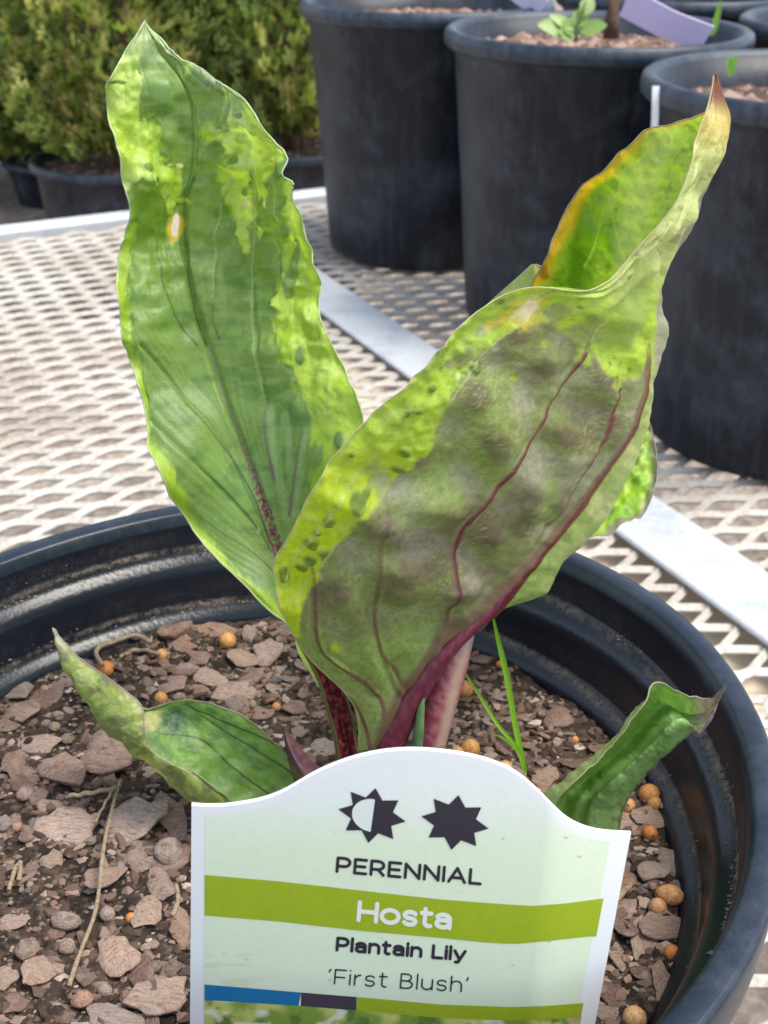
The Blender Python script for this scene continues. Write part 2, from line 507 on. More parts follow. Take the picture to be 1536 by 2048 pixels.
def big_pot(x, y, zb, Rr, h, label, soil_drop=.03, group=None, n_crumbs=500, cat='plant pot'):
    e = tag(empty('nursery_pot', (x, y, zb)), label, cat, group)
    zt = zb + h; k = Rr / .125
    rb = Rr * .80; rw = Rr * .925
    V, Fc = lathe([(0.001, zb + .012), (rb * .9, zb + .012), (rb * .95, zb), (rb * .985, zb + .002), (rb, zb + .008), (rb + (rw - rb) * .5, zb + h * .5), (rw, zt - .020 * k),
                   (rw + .003, zt - .0165 * k), (rw + .0035, zt - .004), (rw - .002, zt - .004), (rw - .006, zt - .03), (rb * .97, zb + .02)], 72, x, y)
    V[:, 2] += 0
    mesh_obj('wall', V, Fc, M['bigpot'], e)
    prof = [(rw + .001, zt - .013 * k), (Rr - .003 * k, zt - .0145 * k), (Rr - .0006, zt - .012 * k), (Rr, zt - .007 * k), (Rr - .0012, zt - .002), (Rr - .004 * k, zt), (Rr - .009 * k, zt - .0012), (rw - .0012, zt - .005)]
    V, Fc = lathe(prof, 96, x, y)
    mesh_obj('rim', V, Fc, M['bigpot_rim'], e)
    zs = zt - soil_drop
    mb = MB(); m = 26; rs = rw - .005
    rr = np.linspace(0.0005, rs, m); th = np.linspace(0, 2 * np.pi, 60, endpoint=False)
    Rg, Tg = np.meshgrid(rr, th, indexing='ij')
    X, Y = x + Rg * np.cos(Tg), y + Rg * np.sin(Tg)
    Z = zs + .006 * (fbm(X * 60, Y * 60, 3) - .5)
    nz = fbm(X * 120, Y * 120, 5, 3)
    c = mixc(np.broadcast_to(SOILC[1], X.shape + (3,)), SOILC[2], sstep(.4, .7, nz))
    mb.add(np.stack([X, Y, Z], -1).reshape(-1, 3), grid_faces(m, 60, 0, True), c.reshape(-1, 3))
    for _ in range(n_crumbs):
        r = rs * math.sqrt(random.random()); a = random.random() * 6.28
        s = random.uniform(.002, .007)
        crumb(mb, (x + r * math.cos(a), y + r * math.sin(a), zs + .001), (s * random.uniform(.7, 2), s, s * .6), random.choice(SOILC[1:5]) * random.uniform(.8, 1.3))
    tag(mb.build('soil', M['crumbs'], e, smooth=False), kind='stuff')
    return e
big_pot(.042, 1.269, .002, .125, .244, 'large black nursery pot, leftmost on the bench, lavender label in it', .022)
big_pot(.174, 1.047, .002, .125, .244, 'large black nursery pot in the middle with seedling and lavender tag', .020)
big_pot(.290, .800, .002, .125, .244, 'large black nursery pot nearest the right edge behind the curled leaf', .024)
big_pot(.435, 1.110, .002, .125, .244, 'black nursery pot cut off at the upper right corner', .03)
big_pot(.305, 1.360, .002, .125, .244, 'black nursery pot behind the middle pot, only its rim showing', .03)

# seedlings, stem and labels standing in those pots
def leaf_blade(base, tip, width, normal, nseg=6, curl=.15, fold=.25, colr=(.1, .2, .03)):
    base, tip = np.asarray(base, float), np.asarray(tip, float)
    d = tip - base; L = np.linalg.norm(d); d = d / L
    n = np.asarray(normal, float); n = n - d * n.dot(d); n /= np.linalg.norm(n)
    s = np.cross(d, n)
    t = np.linspace(0, 1, nseg)
    w = width / 2 * np.sin(np.pi * np.clip(t * .93 + .05, 0, 1)) ** .75
    c = base + d * (t * L)[:, None] - n * (curl * L * (t ** 2))[:, None]
    V = np.stack([c - s * w[:, None] + n * (fold * w)[:, None], c, c + s * w[:, None] + n * (fold * w)[:, None]], 1).reshape(-1, 3)
    return V, grid_faces(nseg, 3), np.broadcast_to(np.asarray(colr), (len(V), 3))
e = tag(empty('seedling', at(1150, 66, 1.0)), 'young seedling with rounded pale leaves in the middle pot', 'seedling')
for i, (x0, y0, x1, y1, w, c) in enumerate(((1140, 66, 1080, 46, .016, (.28, .42, .12)), (1150, 60, 1102, 27, .010, (.30, .45, .14)), (1152, 55, 1170, 15, .013, (.33, .48, .15)), (1160, 62, 1212, 48, .014, (.26, .42, .11)),
                                            (1150, 66, 1128, 40, .015, (.22, .38, .09)), (1165, 30, 1185, -8, .012, (.33, .46, .16)), (1145, 78, 1120, 62, .012, (.27, .42, .12)))):
    V, Fc, c3 = leaf_blade(at(x0, y0, 1.0), at(x1, y1, .99 + .008 * (i % 3)), w, (0.1, -.7, .6), 7, .1, .2, c)
    mesh_obj('leaf', V, Fc, M['leaf1'], e, c3)
V, Fc = tube([at(1152, 84, 1.0), at(1152, 60, 1.0), at(1166, 25, 1.0), at(1172, 0, 1.0)], [.0018, .0015, .0012, .0009], 6)
mesh_obj('stem', V, Fc, M['leaf1'], e, np.broadcast_to((.22, .3, .1), (len(V), 3)))
V, Fc = tube([at(1222, 76, 1.02), at(1224, 40, 1.02), at(1228, 5, 1.025), at(1236, -60, 1.03), at(1230, -160, 1.035)], [.0068, .0058, .0055, .005, .0045], 10)
tag(mesh_obj('shrub_stem', V, Fc, plain('stem_bark', (.11, .07, .05), .9, .2, (300, .8, .002))), 'bare brown woody stem rising from the middle pot', 'stem')
def ribbon(name, pts, w, mat, label, cat, up=(0, 0, 1)):
    P = spline([at(*p) for p in pts], 24); T = np.gradient(P, axis=0); T /= np.linalg.norm(T, axis=1, keepdims=True)
    s = np.cross(T, np.asarray(up, float)); s /= np.linalg.norm(s, axis=1, keepdims=True)
    n = np.cross(s, T)
    wv = np.asarray(w) if np.ndim(w) else np.full(24, w)
    a, b = P - s * wv[:, None] / 2, P + s * wv[:, None] / 2
    t = .0005
    V = np.stack([a - n * t, b - n * t, b + n * t, a + n * t], 1).reshape(-1, 3)
    Fc = grid_faces(24, 4, 0, True).tolist() + [[0, 1, 2, 3], [95, 94, 93, 92]]
    o = mesh_obj(name, V, Fc, mat, smooth=False)
    return tag(o, label, cat)
lav = plain('lavender_plastic', (.62, .54, .80), .4, .4)
ribbon('plant_label', [(1250, 4, .975), (1285, 22, .97), (1335, 48, .963), (1385, 68, .957), (1412, 80, .955)], .023, lav, 'lavender plastic plant label bent over the soil of the middle pot', 'plant label', (-.2, .9, .5))
ribbon('plant_label', [(1026, -26, 1.20), (1050, -6, 1.195), (1072, 10, 1.19), (1084, 20, 1.188)], .020, plain('pale_lavender_plastic', (.62, .56, .74), .4, .4), 'pale lavender label lying in the leftmost big pot', 'plant label', (-.2, .9, .5))
def grass(name, blades, label, cat, Y, colr):
    e = tag(empty(name, at(blades[0][0][0][0], blades[0][0][0][1], Y)), label, cat)
    for pts, w in blades:
        P = spline([at(p[0], p[1], p[2] if len(p) > 2 else Y) for p in pts], 16)
        T = np.gradient(P, axis=0); T /= np.linalg.norm(T, axis=1, keepdims=True)
        s = np.cross(T, np.array([.25, -1, .3])); s /= np.linalg.norm(s, axis=1, keepdims=True); n = np.cross(s, T)
        t = np.linspace(0, 1, 16)
        hw = (w / 2 * np.clip((1.02 - t) * 3, 0, 1) ** .6 * (.6 + .4 * np.clip(t * 4, 0, 1)))[:, None]
        V = np.stack([P - s * hw + n * hw * .5, P, P + s * hw + n * hw * .5], 1).reshape(-1, 3)
        mesh_obj('blade', V, grid_faces(16, 3), M['leaf1'], e, np.broadcast_to(np.asarray(colr), (len(V), 3)))
    return e
grass('grass_sprout', [([(1424, 70), (1430, 45), (1441, 2)], .005), ([(1424, 70), (1418, 60), (1408, 50)], .004)], 'thin green grass blade standing in the middle pot', 'grass', .96, (.20, .42, .05))
grass('grass_sprout', [([(1462, 152), (1463, 135), (1473, 110)], .0045), ([(1461, 152), (1457, 130), (1459, 112)], .0045)], 'tiny green sprout in the pot nearest the right edge', 'grass', .79, (.22, .45, .08))
ribbon('label_strip', [(1312, 172, .772), (1311, 200, .770), (1310, 235, .769), (1308, 268, .768)], .0042, plain('white_plastic', (.75, .76, .78), .4, .4), 'narrow white plastic strip hanging below the rim of the right pot', 'label strip', (0.2, 1, 0))

# ------------------------------------------------------------------ conifers in pots beyond the bench
def crown_mesh(name, hgt, rad, n, seed, low=.045):
    r = random.Random(seed); mb = MB()
    Vs, Fs, Cs, off = [], [], [], 0
    for i in range(n):
        t = r.random() ** 1.25
        z = low + t * (hgt - low)
        prof = rad * (min(1, .50 + t * 2.2)) * (1 - max(0, t - .35) / .65) ** .62
        a = r.random() * 6.283
        rr = prof * (r.random() ** .38)
        lump = 1 + .22 * math.sin(a * 5 + t * 13 + seed) + .12 * math.sin(a * 11 - t * 23)
        rr *= lump
        c = np.array([rr * math.cos(a), rr * math.sin(a), z])
        out = np.array([math.cos(a), math.sin(a), 0])
        d = out * r.uniform(.2, .9) + np.array([r.uniform(-.35, .35), r.uniform(-.35, .35), r.uniform(.1, 1.1)])
        d /= np.linalg.norm(d)
        s = np.cross(d, np.array([r.uniform(-1, 1), r.uniform(-1, 1), r.uniform(-.3, .3)])); s /= np.linalg.norm(s)
        L = r.uniform(.020, .046)
        q = .55 * r.random() + .55 * (.5 + .5 * math.sin(a * 3 + t * 9 + seed) * math.sin(t * 14 + a + 2 * seed)) ; q = min(q, .999); inner = 1 - rr / (prof * 1.2 + 1e-6)
        if q < .42: col = np.array((.13, .18, .048))
        elif q < .68: col = np.array((.23, .30, .075))
        elif q < .82: col = np.array((.42, .43, .13))
        elif q < .91: col = np.array((.33, .28, .11))
        else: col = np.array((.30, .38, .08))
        col = col * r.uniform(.85, 1.6)
        for j, (ang, ll) in enumerate(((0, 1), (.55, .75), (-.55, .75), (1.0, .5), (-1.0, .5))):
            dj = d * math.cos(ang) + s * math.sin(ang); sj = -d * math.sin(ang) + s * math.cos(ang)
            o = c + d * L * (.12 * j * .5)
            w = L * .11
            Vs += [o - sj * w * .5, o + sj * w * .5, o + dj * L * ll * .7 + sj * w, o + dj * L * ll, o + dj * L * ll * .7 - sj * w]
            Fs.append([off, off + 1, off + 2, off + 3, off + 4]); off += 5
            Cs += [col] * 5
    me_o = mesh_obj(name, np.array(Vs), Fs, M['conifer'], None, np.array(Cs), smooth=False)
    me = me_o.data; bpy.data.objects.remove(me_o); return me
crowns = [crown_mesh('crown', .95, .26, 6200, 1), crown_mesh('crown', .9, .24, 5600, 5), crown_mesh('crown', 1.1, .28, 5600, 9)]
bark_m = plain('conifer_bark', (.14, .085, .06), .9, .2, (120, .7, .004))
def conifer(x, y, zb, ci, sc, rz, label):
    e = tag(empty('conifer', (x, y, zb), rz), label, 'conifer tree', 'conifers beyond the bench')
    o = link(bpy.data.objects.new('crown', crowns[ci]), e); o.scale = (sc, sc, sc)
    k = 5
    mb = MB()
    for j in range(k):
        a = j * 1.256 + rz; r0 = .012; r1 = .05 + .02 * (j % 3)
        P = [np.array([x + r0 * math.cos(a), y + r0 * math.sin(a), zb - .012]), np.array([x + r1 * .6 * math.cos(a), y + r1 * .6 * math.sin(a), zb + .16]), np.array([x + r1 * 1.4 * math.cos(a), y + r1 * 1.4 * math.sin(a), zb + .5 * sc])]
        V, Fc = tube(spline(P, 8), np.linspace(.012, .005, 8), 6); mb.add(V, Fc)
    mb.build('trunk', bark_m, e)
def ground_pot_at(px, py_rim, Y, Rr, h, label):
    p = at(px, py_rim, Y)
    big_pot(p[0], p[1], GZ, Rr, h, label, .02, None, 250)
    return p[0], p[1], GZ + h - .02
x, y, z = ground_pot_at(232, 300, 2.42, .170, .300, 'wide black pot of the conifer left of the tall mottled leaf')
conifer(x, y, z, 0, 1.0, .4, 'olive green conifer in the black pot left of the tall leaf')
x, y, z = ground_pot_at(590, 275, 2.55, .170, .305, 'black pot half hidden between the tall leaf and the leftmost big pot')
conifer(x, y, z, 1, 1.0, 2.2, 'yellow tipped conifer beside the leftmost big pot')
x, y, z = ground_pot_at(118, 312, 3.28, .150, .115, 'low black pot farther back at the left edge of the picture')
conifer(x - .05, y, z, 1, .9, 4.0, 'bright green conifer at the far left edge')
for i, (px, Y, ci, sc, lb) in enumerate(((400, 3.05, 2, 1.1, 'dark green conifer behind the tip of the tall leaf'), (-120, 3.4, 0, 1.1, 'shaded conifer just beyond the left edge'), (640, 3.5, 2, 1.15, 'dark conifer deep behind the leftmost big pot'),
                                        (200, 3.9, 2, 1.2, 'tall dark conifer at the back on the left'))):
    p = at(px, 330, Y)
    conifer(p[0], Y, GZ + .02, ci, sc * 1.25, i * 1.3, lb)
# ------------------------------------------------------------------ the pot in front
PX, PY, PZT, PR = -.025, .189, .215, .100
pot = tag(empty('plant_pot', (PX, PY, .002)), 'black plastic pot in front holding the hosta, chips and label', 'plant pot')
prof = [(.001, .008), (.068, .008), (.071, .002), (.074, .003), (.0755, .008), (.0925, .160), (.0945, PZT - .0185), (.0965, PZT - .0165), (.0965, PZT - .0135), (.0992, PZT - .013), (.1003, PZT - .0115),
        (.1006, PZT - .006), (.1006, PZT - .0012), (.1001, PZT - .0003), (.0994, PZT), (.0958, PZT - .0002), (.0951, PZT - .0007), (.0944, PZT - .0036), (.0938, PZT - .0108), (.0934, PZT - .0117), (.0926, PZT - .0123), (.0912, PZT - .0134), (.0902, PZT - .0146), (.0896, PZT - .0164),
        (.0892, PZT - .0190), (.0888, PZT - .0255), (.0884, PZT - .0263), (.0876, PZT - .0269), (.0863, PZT - .0279), (.0853, PZT - .0291), (.0847, PZT - .0308), (.0844, PZT - .0360), (.082, .12), (.07, .03), (.001, .03)]
for part, prof in (('wall', prof[:10]), ('rim', prof[9:18]), ('inner_wall', prof[17:])):
  V, Fc = lathe(prof, 160, PX, PY)
  th = np.arctan2(V[:, 1] - PY, V[:, 0] - PX)
  V[:, 2] += np.where(V[:, 2] > .1, .0009 * np.sin(th * 2 + .7) + .0005 * np.sin(th * 5), 0)
  wob = 1 + np.where(V[:, 2] > .1, .004 * np.sin(th * 3 + 1.1), 0)
  V[:, 0] = PX + (V[:, 0] - PX) * wob; V[:, 1] = PY + (V[:, 1] - PY) * wob
  mesh_obj(part, V, Fc, M[{'rim': 'pot_rim', 'wall': 'pot'}.get(part, 'pot_in')], pot)
# dried mud along the two ledges inside
mb = MB()
mud = [np.array(c) * .62 for c in ((.30, .24, .19), (.38, .31, .25), (.22, .17, .13), (.45, .38, .31), (.12, .085, .065))]
for i in range(12000):
    a = rng.random() * 2 * np.pi
    ring = rng.random()
    dens = fbm(a * 4 + 3, (ring > .6) * 9.3, 21, 4)
    if ring < .46:
        r, z, lim, sp = .0931, PZT - .0122, .40, 1.0
    elif ring < .80:
        r, z, lim, sp = .0882, PZT - .0270, .44, .8
    elif ring < .93:
        r, z, lim, sp = .0938, PZT - .0075, .55, 3.5
    else:
        r, z, lim, sp = .0893, PZT - .0220, .50, 3.0
    if dens < lim + .12 * rng.random(): continue
    k = rng.normal() * .0007 * sp
    s = rng.uniform(.00008, .00030) * (1 if sp < 2 else .6)
    if rng.random() < .006: s *= 2.0
    zz = z + k
    rr = r + k * .45 - s * .35
    dzz = .0009 * math.sin(a * 2 + .7) + .0005 * math.sin(a * 5)
    rr *= 1 + .004 * math.sin(a * 3 + 1.1)
    crumb(mb, (PX + rr * math.cos(a), PY + rr * math.sin(a), zz + dzz), (s * rng.uniform(.8, 2), s, s * .8), mud[int(rng.random() * 5)] * rng.uniform(.8, 1.2))
tag(mb.build('dried_mud', M['crumbs'], pot, smooth=False), kind='stuff')

# ------------------------------------------------------------------ soil surface
SZ = .1835
SR = .0850
def soil_h(x, y):
    r = np.hypot(x - PX, y - PY)
    return SZ + .0045 * (fbm(x * 70, y * 70, 31, 4) - .5) + .0018 * (fbm(x * 420, y * 420, 32, 3) - .5) + .0015 * sstep(.06, .086, r)
N = 300
gx = np.linspace(-SR, SR, N)
X, Y = np.meshgrid(gx, gx)
# squash the square sheet into the round pot
sc_ = np.maximum(np.abs(X), np.abs(Y)) / (np.hypot(X, Y) + 1e-9)
X, Y = PX + X * sc_, PY + Y * sc_
Z = soil_h(X, Y)
n1 = fbm(X * 160, Y * 160, 41, 4); n2 = fbm(X * 900, Y * 900, 42, 3); n3 = vnoise(X * 1300, Y * 1300, 43)
c = np.broadcast_to(np.array((.024, .018, .014)), X.shape + (3,)).copy()
c = mixc(c, (.056, .039, .029), sstep(.42, .62, n1)); c = mixc(c, (.13, .092, .068), sstep(.55, .75, n2) * .8); c = mixc(c, (.40, .33, .27), sstep(.90, .97, n3))
soil = mesh_obj('potting_soil', np.stack([X, Y, Z], -1).reshape(-1, 3), grid_faces(N, N), M['soil'], None, c.reshape(-1, 3))
tag(soil, kind='structure')
def soil_at(px, py):
    p = on_plane(px, py, SZ + .001)
    for _ in range(3):
        z = float(soil_h(p[0], p[1])); p = on_plane(px, py, z)
    return p
# grit: nobody could count it
mb = MB()
grit_cols = [np.array(q) for q in ((.06, .042, .032), (.11, .075, .055), (.17, .12, .095), (.26, .19, .15), (.035, .026, .02), (.35, .29, .25), (.22, .13, .09), (.14, .14, .14))]
gp = [.2, .22, .2, .12, .14, .05, .04, .03]
for i in range(9000):
    r = SR * .985 * math.sqrt(rng.random()); a = rng.random() * 2 * np.pi
    x, y = PX + r * math.cos(a), PY + r * math.sin(a)
    s = .00035 + .00085 * rng.random() ** 2.5
    crumb(mb, (x, y, float(soil_h(x, y)) + s * .15), (s * rng.uniform(.7, 2.0), s, s * rng.uniform(.5, .9)), grit_cols[rng.choice(8, p=gp)] * rng.uniform(.8, 1.25))
tag(mb.build('grit', M['crumbs'], soil, smooth=False), kind='stuff')

# small flakes and splinters between the chips
mb = MB()
fl_cols = [np.array(q) * .48 for q in ((.40, .27, .20), (.26, .17, .125), (.15, .095, .07), (.50, .37, .30), (.09, .06, .045), (.34, .21, .15))]
for i in range(2600):
    r = SR * .98 * math.sqrt(rng.random()); a = rng.random() * 2 * np.pi
    x, y = PX + r * math.cos(a), PY + r * math.sin(a)
    if fbm(x * 55 + 3, y * 55, 77, 3) < .47 and rng.random() < .7: continue
    s = .0007 + .0012 * rng.random() ** 2
    el = rng.uniform(1, 2.2) if rng.random() < .8 else rng.uniform(3, 5)
    n = 7; an = np.sort((np.arange(n) + rng.uniform(-.35, .35, n)) / n * 2 * np.pi); q = rng.uniform(.7, 1.15, n)
    P = np.stack([q * np.cos(an) * el, q * np.sin(an), 0 * an], -1) * s / math.sqrt(el)
    t_ = s * rng.uniform(.2, .45)
    P = np.concatenate([P + (0, 0, -t_), P * .95 + np.c_[np.zeros((n, 2)), rng.uniform(-.3, .6, n) * t_], [[0, 0, t_ * .7]]])
    e_ = Euler((rng.uniform(-.6, .6), rng.uniform(-.6, .6), rng.random() * 6.28)).to_matrix()
    P = P @ np.array(e_).T + (x, y, float(soil_h(x, y)) + s * .35)
    mb.add(P, [[k, (k + 1) % n, n + (k + 1) % n, n + k] for k in range(n)] + [[n + k, n + (k + 1) % n, 2 * n] for k in range(n)], fl_cols[int(rng.random() * 6)] * rng.uniform(.75, 1.25))
tag(mb.build('bark_flakes', M['crumbs'], soil, smooth=False), kind='stuff')

def chip_mesh(seed, thick=.16):
    """a broken flake of bark: ragged outline, uneven top, soft worn edge"""
    r = random.Random(seed); n = r.choice((12, 13, 14))
    V, an, rad = [], [], []
    ph = [r.random() * 6.28 for _ in range(4)]; el = r.uniform(0, .16)
    for i in range(n):
        a = (i + r.uniform(-.38, .38)) / n * 2 * math.pi
        q = .92 + el * math.cos(2 * a + ph[0]) + .10 * math.cos(3 * a + ph[1]) + .07 * math.cos(5 * a + ph[2]) + r.uniform(-.10, .08)
        an.append(a); rad.append(q)
    tilt = (r.uniform(-.10, .10), r.uniform(-.10, .10)); bow = r.uniform(-.22, .22); tw = r.uniform(-.2, .2)
    for lvl, (k, z) in enumerate(((.88, -thick), (1.0, -.05 * thick), (.93, thick * .6), (.5, thick * .8))):
        for a, q in zip(an, rad):
            x, y = q * k * math.cos(a), q * k * math.sin(a)
            V.append((x, y, z + (r.uniform(-.45, .45) * thick if lvl else 0) + x * tilt[0] + y * tilt[1] + bow * x * x + tw * x * y))
    Fq = []
    for l in range(3):
        for i in range(n):
            j = (i + 1) % n
            Fq.append([l * n + i, l * n + j, (l + 1) * n + j, (l + 1) * n + i])
    V.append((0, 0, thick * r.uniform(.4, 1.3))); c = len(V) - 1
    Fq += [[3 * n + i, 3 * n + (i + 1) % n, c] for i in range(n)]
    Fq.append(list(range(n))[::-1])
    me = bpy.data.meshes.new('bark_chip'); me.from_pydata(V, [], Fq)
    sm = [True] * len(me.polygons)
    for i in range(n): sm[i] = False
    me.polygons.foreach_set('use_smooth', sm)
    return me
chips = [chip_mesh(100 + i, random.uniform(.12, .24)) for i in range(24)]
def with_mat(ms, m):
    out = []
    for q in ms:
        k = q.copy(); k.materials.clear(); k.materials.append(m); out.append(k)
    return out
CH = {'n': with_mat(chips, M['bark']), 'p': with_mat(chips, M['bark_pale']), 'd': with_mat(chips, M['bark_dark'])}
def ball_mesh(seed, rough=.1, lvl=(8, 6)):
    r = np.random.default_rng(seed); n, m = lvl
    V = [(0, 0, -1)]; Fq = []
    for j in range(1, m):
        p = -math.pi / 2 + math.pi * j / m
        for i in range(n):
            a = 2 * math.pi * (i + .5 * (j % 2)) / n; k = 1 + rough * r.normal()
            V.append((k * math.cos(p) * math.cos(a), k * math.cos(p) * math.sin(a), k * math.sin(p)))
    V.append((0, 0, 1)); top = len(V) - 1
    for i in range(n):
        Fq.append([0, 1 + (i + 1) % n, 1 + i]); Fq.append([top, top - n + i, top - n + (i + 1) % n])
        for j in range(m - 2):
            a, b = 1 + j * n + i, 1 + j * n + (i + 1) % n
            Fq.append([a, b, b + n, a + n])
    me = bpy.data.meshes.new('ball'); me.from_pydata(V, [], Fq)
    me.polygons.foreach_set('use_smooth', [True] * len(me.polygons)); return me
PEB = with_mat([ball_mesh(i, .07) for i in range(8)], M['pebble'])
BEAD = with_mat([ball_mesh(50 + i, .012, (12, 8)) for i in range(4)], M['bead'])
def piece(name, me, loc, scale, rot):
    o = bpy.data.objects.new(name, me); o.location = loc; o.scale = scale; o.rotation_euler = rot
    return link(o, soil)
placed = []
def put_chip(px, py, rx, ry, rot=0, kind='n', lift=0.0, tilt=.18, thick=None):
    p = soil_at(px, py)
    _, _, w = proj(p); k = F_PX / w
    fore = .70
    sx, sy = rx / k * 1.06, ry / k / fore * 1.06
    me = random.choice(CH[kind]); s_ = min(sx, sy)
    o = piece('bark_chip', me, (p[0], p[1], p[2] + s_ * .16 + lift), (sx, sy, max(s_ * .9, .0014)), (random.uniform(-tilt, tilt), random.uniform(-tilt, tilt), rot))
    placed.append((p[0], p[1], max(sx, sy)))
    return o
hand = [(132, 1662, 68, 33, .05, 'p'), (270, 1650, 52, 54, .4, 'p'), (127, 1545, 44, 50, -.6, 'p'), (215, 1515, 56, 44, .2, 'n'), (78, 1490, 44, 20, .1, 'p'), (472, 1392, 42, 30, .2, 'p'), (535, 1310, 33, 29, .1, 'p'), (490, 1322, 36, 22, .3, 'n'),
        (420, 1357, 46, 18, .15, 'p'), (345, 1372, 33, 22, 0, 'n'), (320, 1770, 28, 36, -.5, 'd'), (297, 1827, 34, 33, .3, 'p'), (235, 1917, 40, 40, -.7, 'p'), (82, 1947, 38, 30, .5, 'p'), (285, 1955, 32, 38, -.6, 'd'), (318, 2000, 56, 44, .3, 'p'),
        (225, 2040, 62, 24, .1, 'p'), (17, 1955, 28, 22, -.4, 'p'), (170, 1955, 25, 17, 0, 'n'), (357, 1850, 24, 36, -.3, 'n'), (345, 1640, 30, 50, -.4, 'n'), (305, 1540, 24, 18, 0, 'p'), (45, 1425, 36, 26, .6, 'n'), (30, 1385, 42, 20, .2, 'n'),
        (100, 1395, 30, 30, .3, 'd'), (135, 1365, 38, 17, .2, 'n'), (30, 1530, 26, 28, 0, 'd'), (65, 1552, 28, 16, 0, 'n'), (105, 1620, 32, 15, .2, 'p'), (65, 1735, 13, 26, 0, 'd'), (150, 1707, 25, 12, .3, 'n'), (650, 1500, 36, 20, .1, 'p'),
        (600, 1465, 22, 14, 0, 'n'), (360, 1290, 34, 18, .4, 'd'), (430, 1265, 50, 15, .1, 'n'), (300, 1290, 24, 14, 0, 'd'), (395, 1320, 30, 16, .2, 'd'), (560, 1265, 30, 12, 0, 'n'), (10, 1450, 30, 20, 0, 'd'), (250, 1335, 40, 12, .25, 'd'),
        (520, 1430, 30, 14, 0, 'n'), (590, 1420, 24, 16, .3, 'd'), (550, 1380, 18, 12, 0, 'p'), (20, 1650, 22, 14, 0, 'n'), (60, 1670, 24, 18, .4, 'd'), (110, 1870, 22, 12, 0, 'd'), (30, 1845, 28, 14, .1, 'p'), (25, 2010, 34, 20, .3, 'd'), (130, 2030, 30, 16, 0, 'n'), (350, 1935, 16, 42, .55, 'n'),
        (1300, 1637, 39, 19, -.05, 'p'), (1255, 1652, 28, 40, .3, 'n'), (1348, 1730, 34, 27, .2, 'p'), (1318, 1855, 46, 28, -.2, 'n'), (1253, 1855, 33, 28, .4, 'd'), (1363, 1885, 19, 19, 0, 'd'), (1298, 1950, 44, 13, .1, 'd'), (1323, 1970, 20, 36, .2, 'n'),
        (1248, 1820, 26, 22, .5, 'n'), (1228, 1910, 20, 34, -.2, 'n'), (1088, 1560, 32, 22, .2, 'n'), (1148, 1530, 26, 14, 0, 'd'), (1118, 1440, 30, 22, .5, 'd'), (1113, 1375, 34, 9, 0, 'd'), (1200, 1500, 24, 12, 0, 'n'), (1330, 1610, 22, 14, .3, 'n'),
        (1005, 1395, 22, 12, 0, 'p'), (1080, 1330, 22, 10, 0, 'd'), (960, 1320, 24, 12, .2, 'n'), (1350, 1780, 20, 16, 0, 'n'), (1380, 1760, 16, 24, 0, 'n'), (1220, 1990, 34, 20, .2, 'd'), (1240, 1735, 22, 24, .2, 'd'), (1380, 1670, 14, 14, 0, 'p'), (1215, 2030, 26, 16, 0, 'n'), (1330, 1900, 20, 12, 0, 'p')]
for h in hand:
    put_chip(h[0], h[1], h[2], h[3], -h[4], h[5])
nrand = 0
while nrand < 215:
    r = SR * .97 * math.sqrt(random.random()); a = random.random() * 6.283
    x, y = PX + r * math.cos(a), PY + r * math.sin(a)
    u, v, w = proj((x, y, SZ))
    if v > 2120 or u < -60: continue
    bare = fbm(x * 55 + 3, y * 55, 77, 3)
    if bare < .47 and random.random() < .88: continue
    s = random.uniform(.0011, .0032) if random.random() < .82 else random.uniform(.003, .0052)
    if u > 850 and v < 1560: s *= .62
    if any((x - q[0]) ** 2 + (y - q[1]) ** 2 < (.55 * q[2] + .4 * s) ** 2 for q in placed): continue
    me = random.choice(CH[random.choice('nnnddp')])
    piece('bark_chip', me, (x, y, float(soil_h(x, y)) + s * .18), (s * random.uniform(.9, 1.7), s, s * .9), (random.uniform(-.45, .45), random.uniform(-.45, .45), random.random() * 6.28))
    placed.append((x, y, s)); nrand += 1
def put_ball(name, px, py, r, me, sx=1.0, sy=1.0, rot=0, sz=.9):
    p = soil_at(px, py + r * .2); _, _, w = proj(p); s = r / F_PX * w
    piece(name, me, (p[0], p[1], p[2] + s * (.32 if name == 'fertiliser_bead' else .4)), (s * sx, s * sy, s * sz), (random.uniform(-.2, .2), random.uniform(-.2, .2), rot))
for px, py, r in ((455, 1283, 18), (213, 1340, 18), (322, 1398, 14), (323, 1311, 13), (928, 1380, 19), (940, 1498, 20), (1010, 1540, 19), (915, 1507, 14), (1073, 1588, 13), (1298, 1590, 22), (1308, 1608, 16), (1255, 1612, 16), (1299, 1667, 16), (1314, 1815, 19), (1343, 1907, 18), (1268, 2037, 25), (262, 1837, 12), (553, 1415, 10), (880, 1350, 10), (1350, 1935, 12), (1000, 1330, 9), (690, 1430, 9), (1150, 1480, 8)):
    put_ball('fertiliser_bead', px, py, r, random.choice(BEAD), 1, 1, 0, .97)
put_ball('fertiliser_bead', 1338, 1792, 26, BEAD[0], 1.15, .85, -.3, .85)
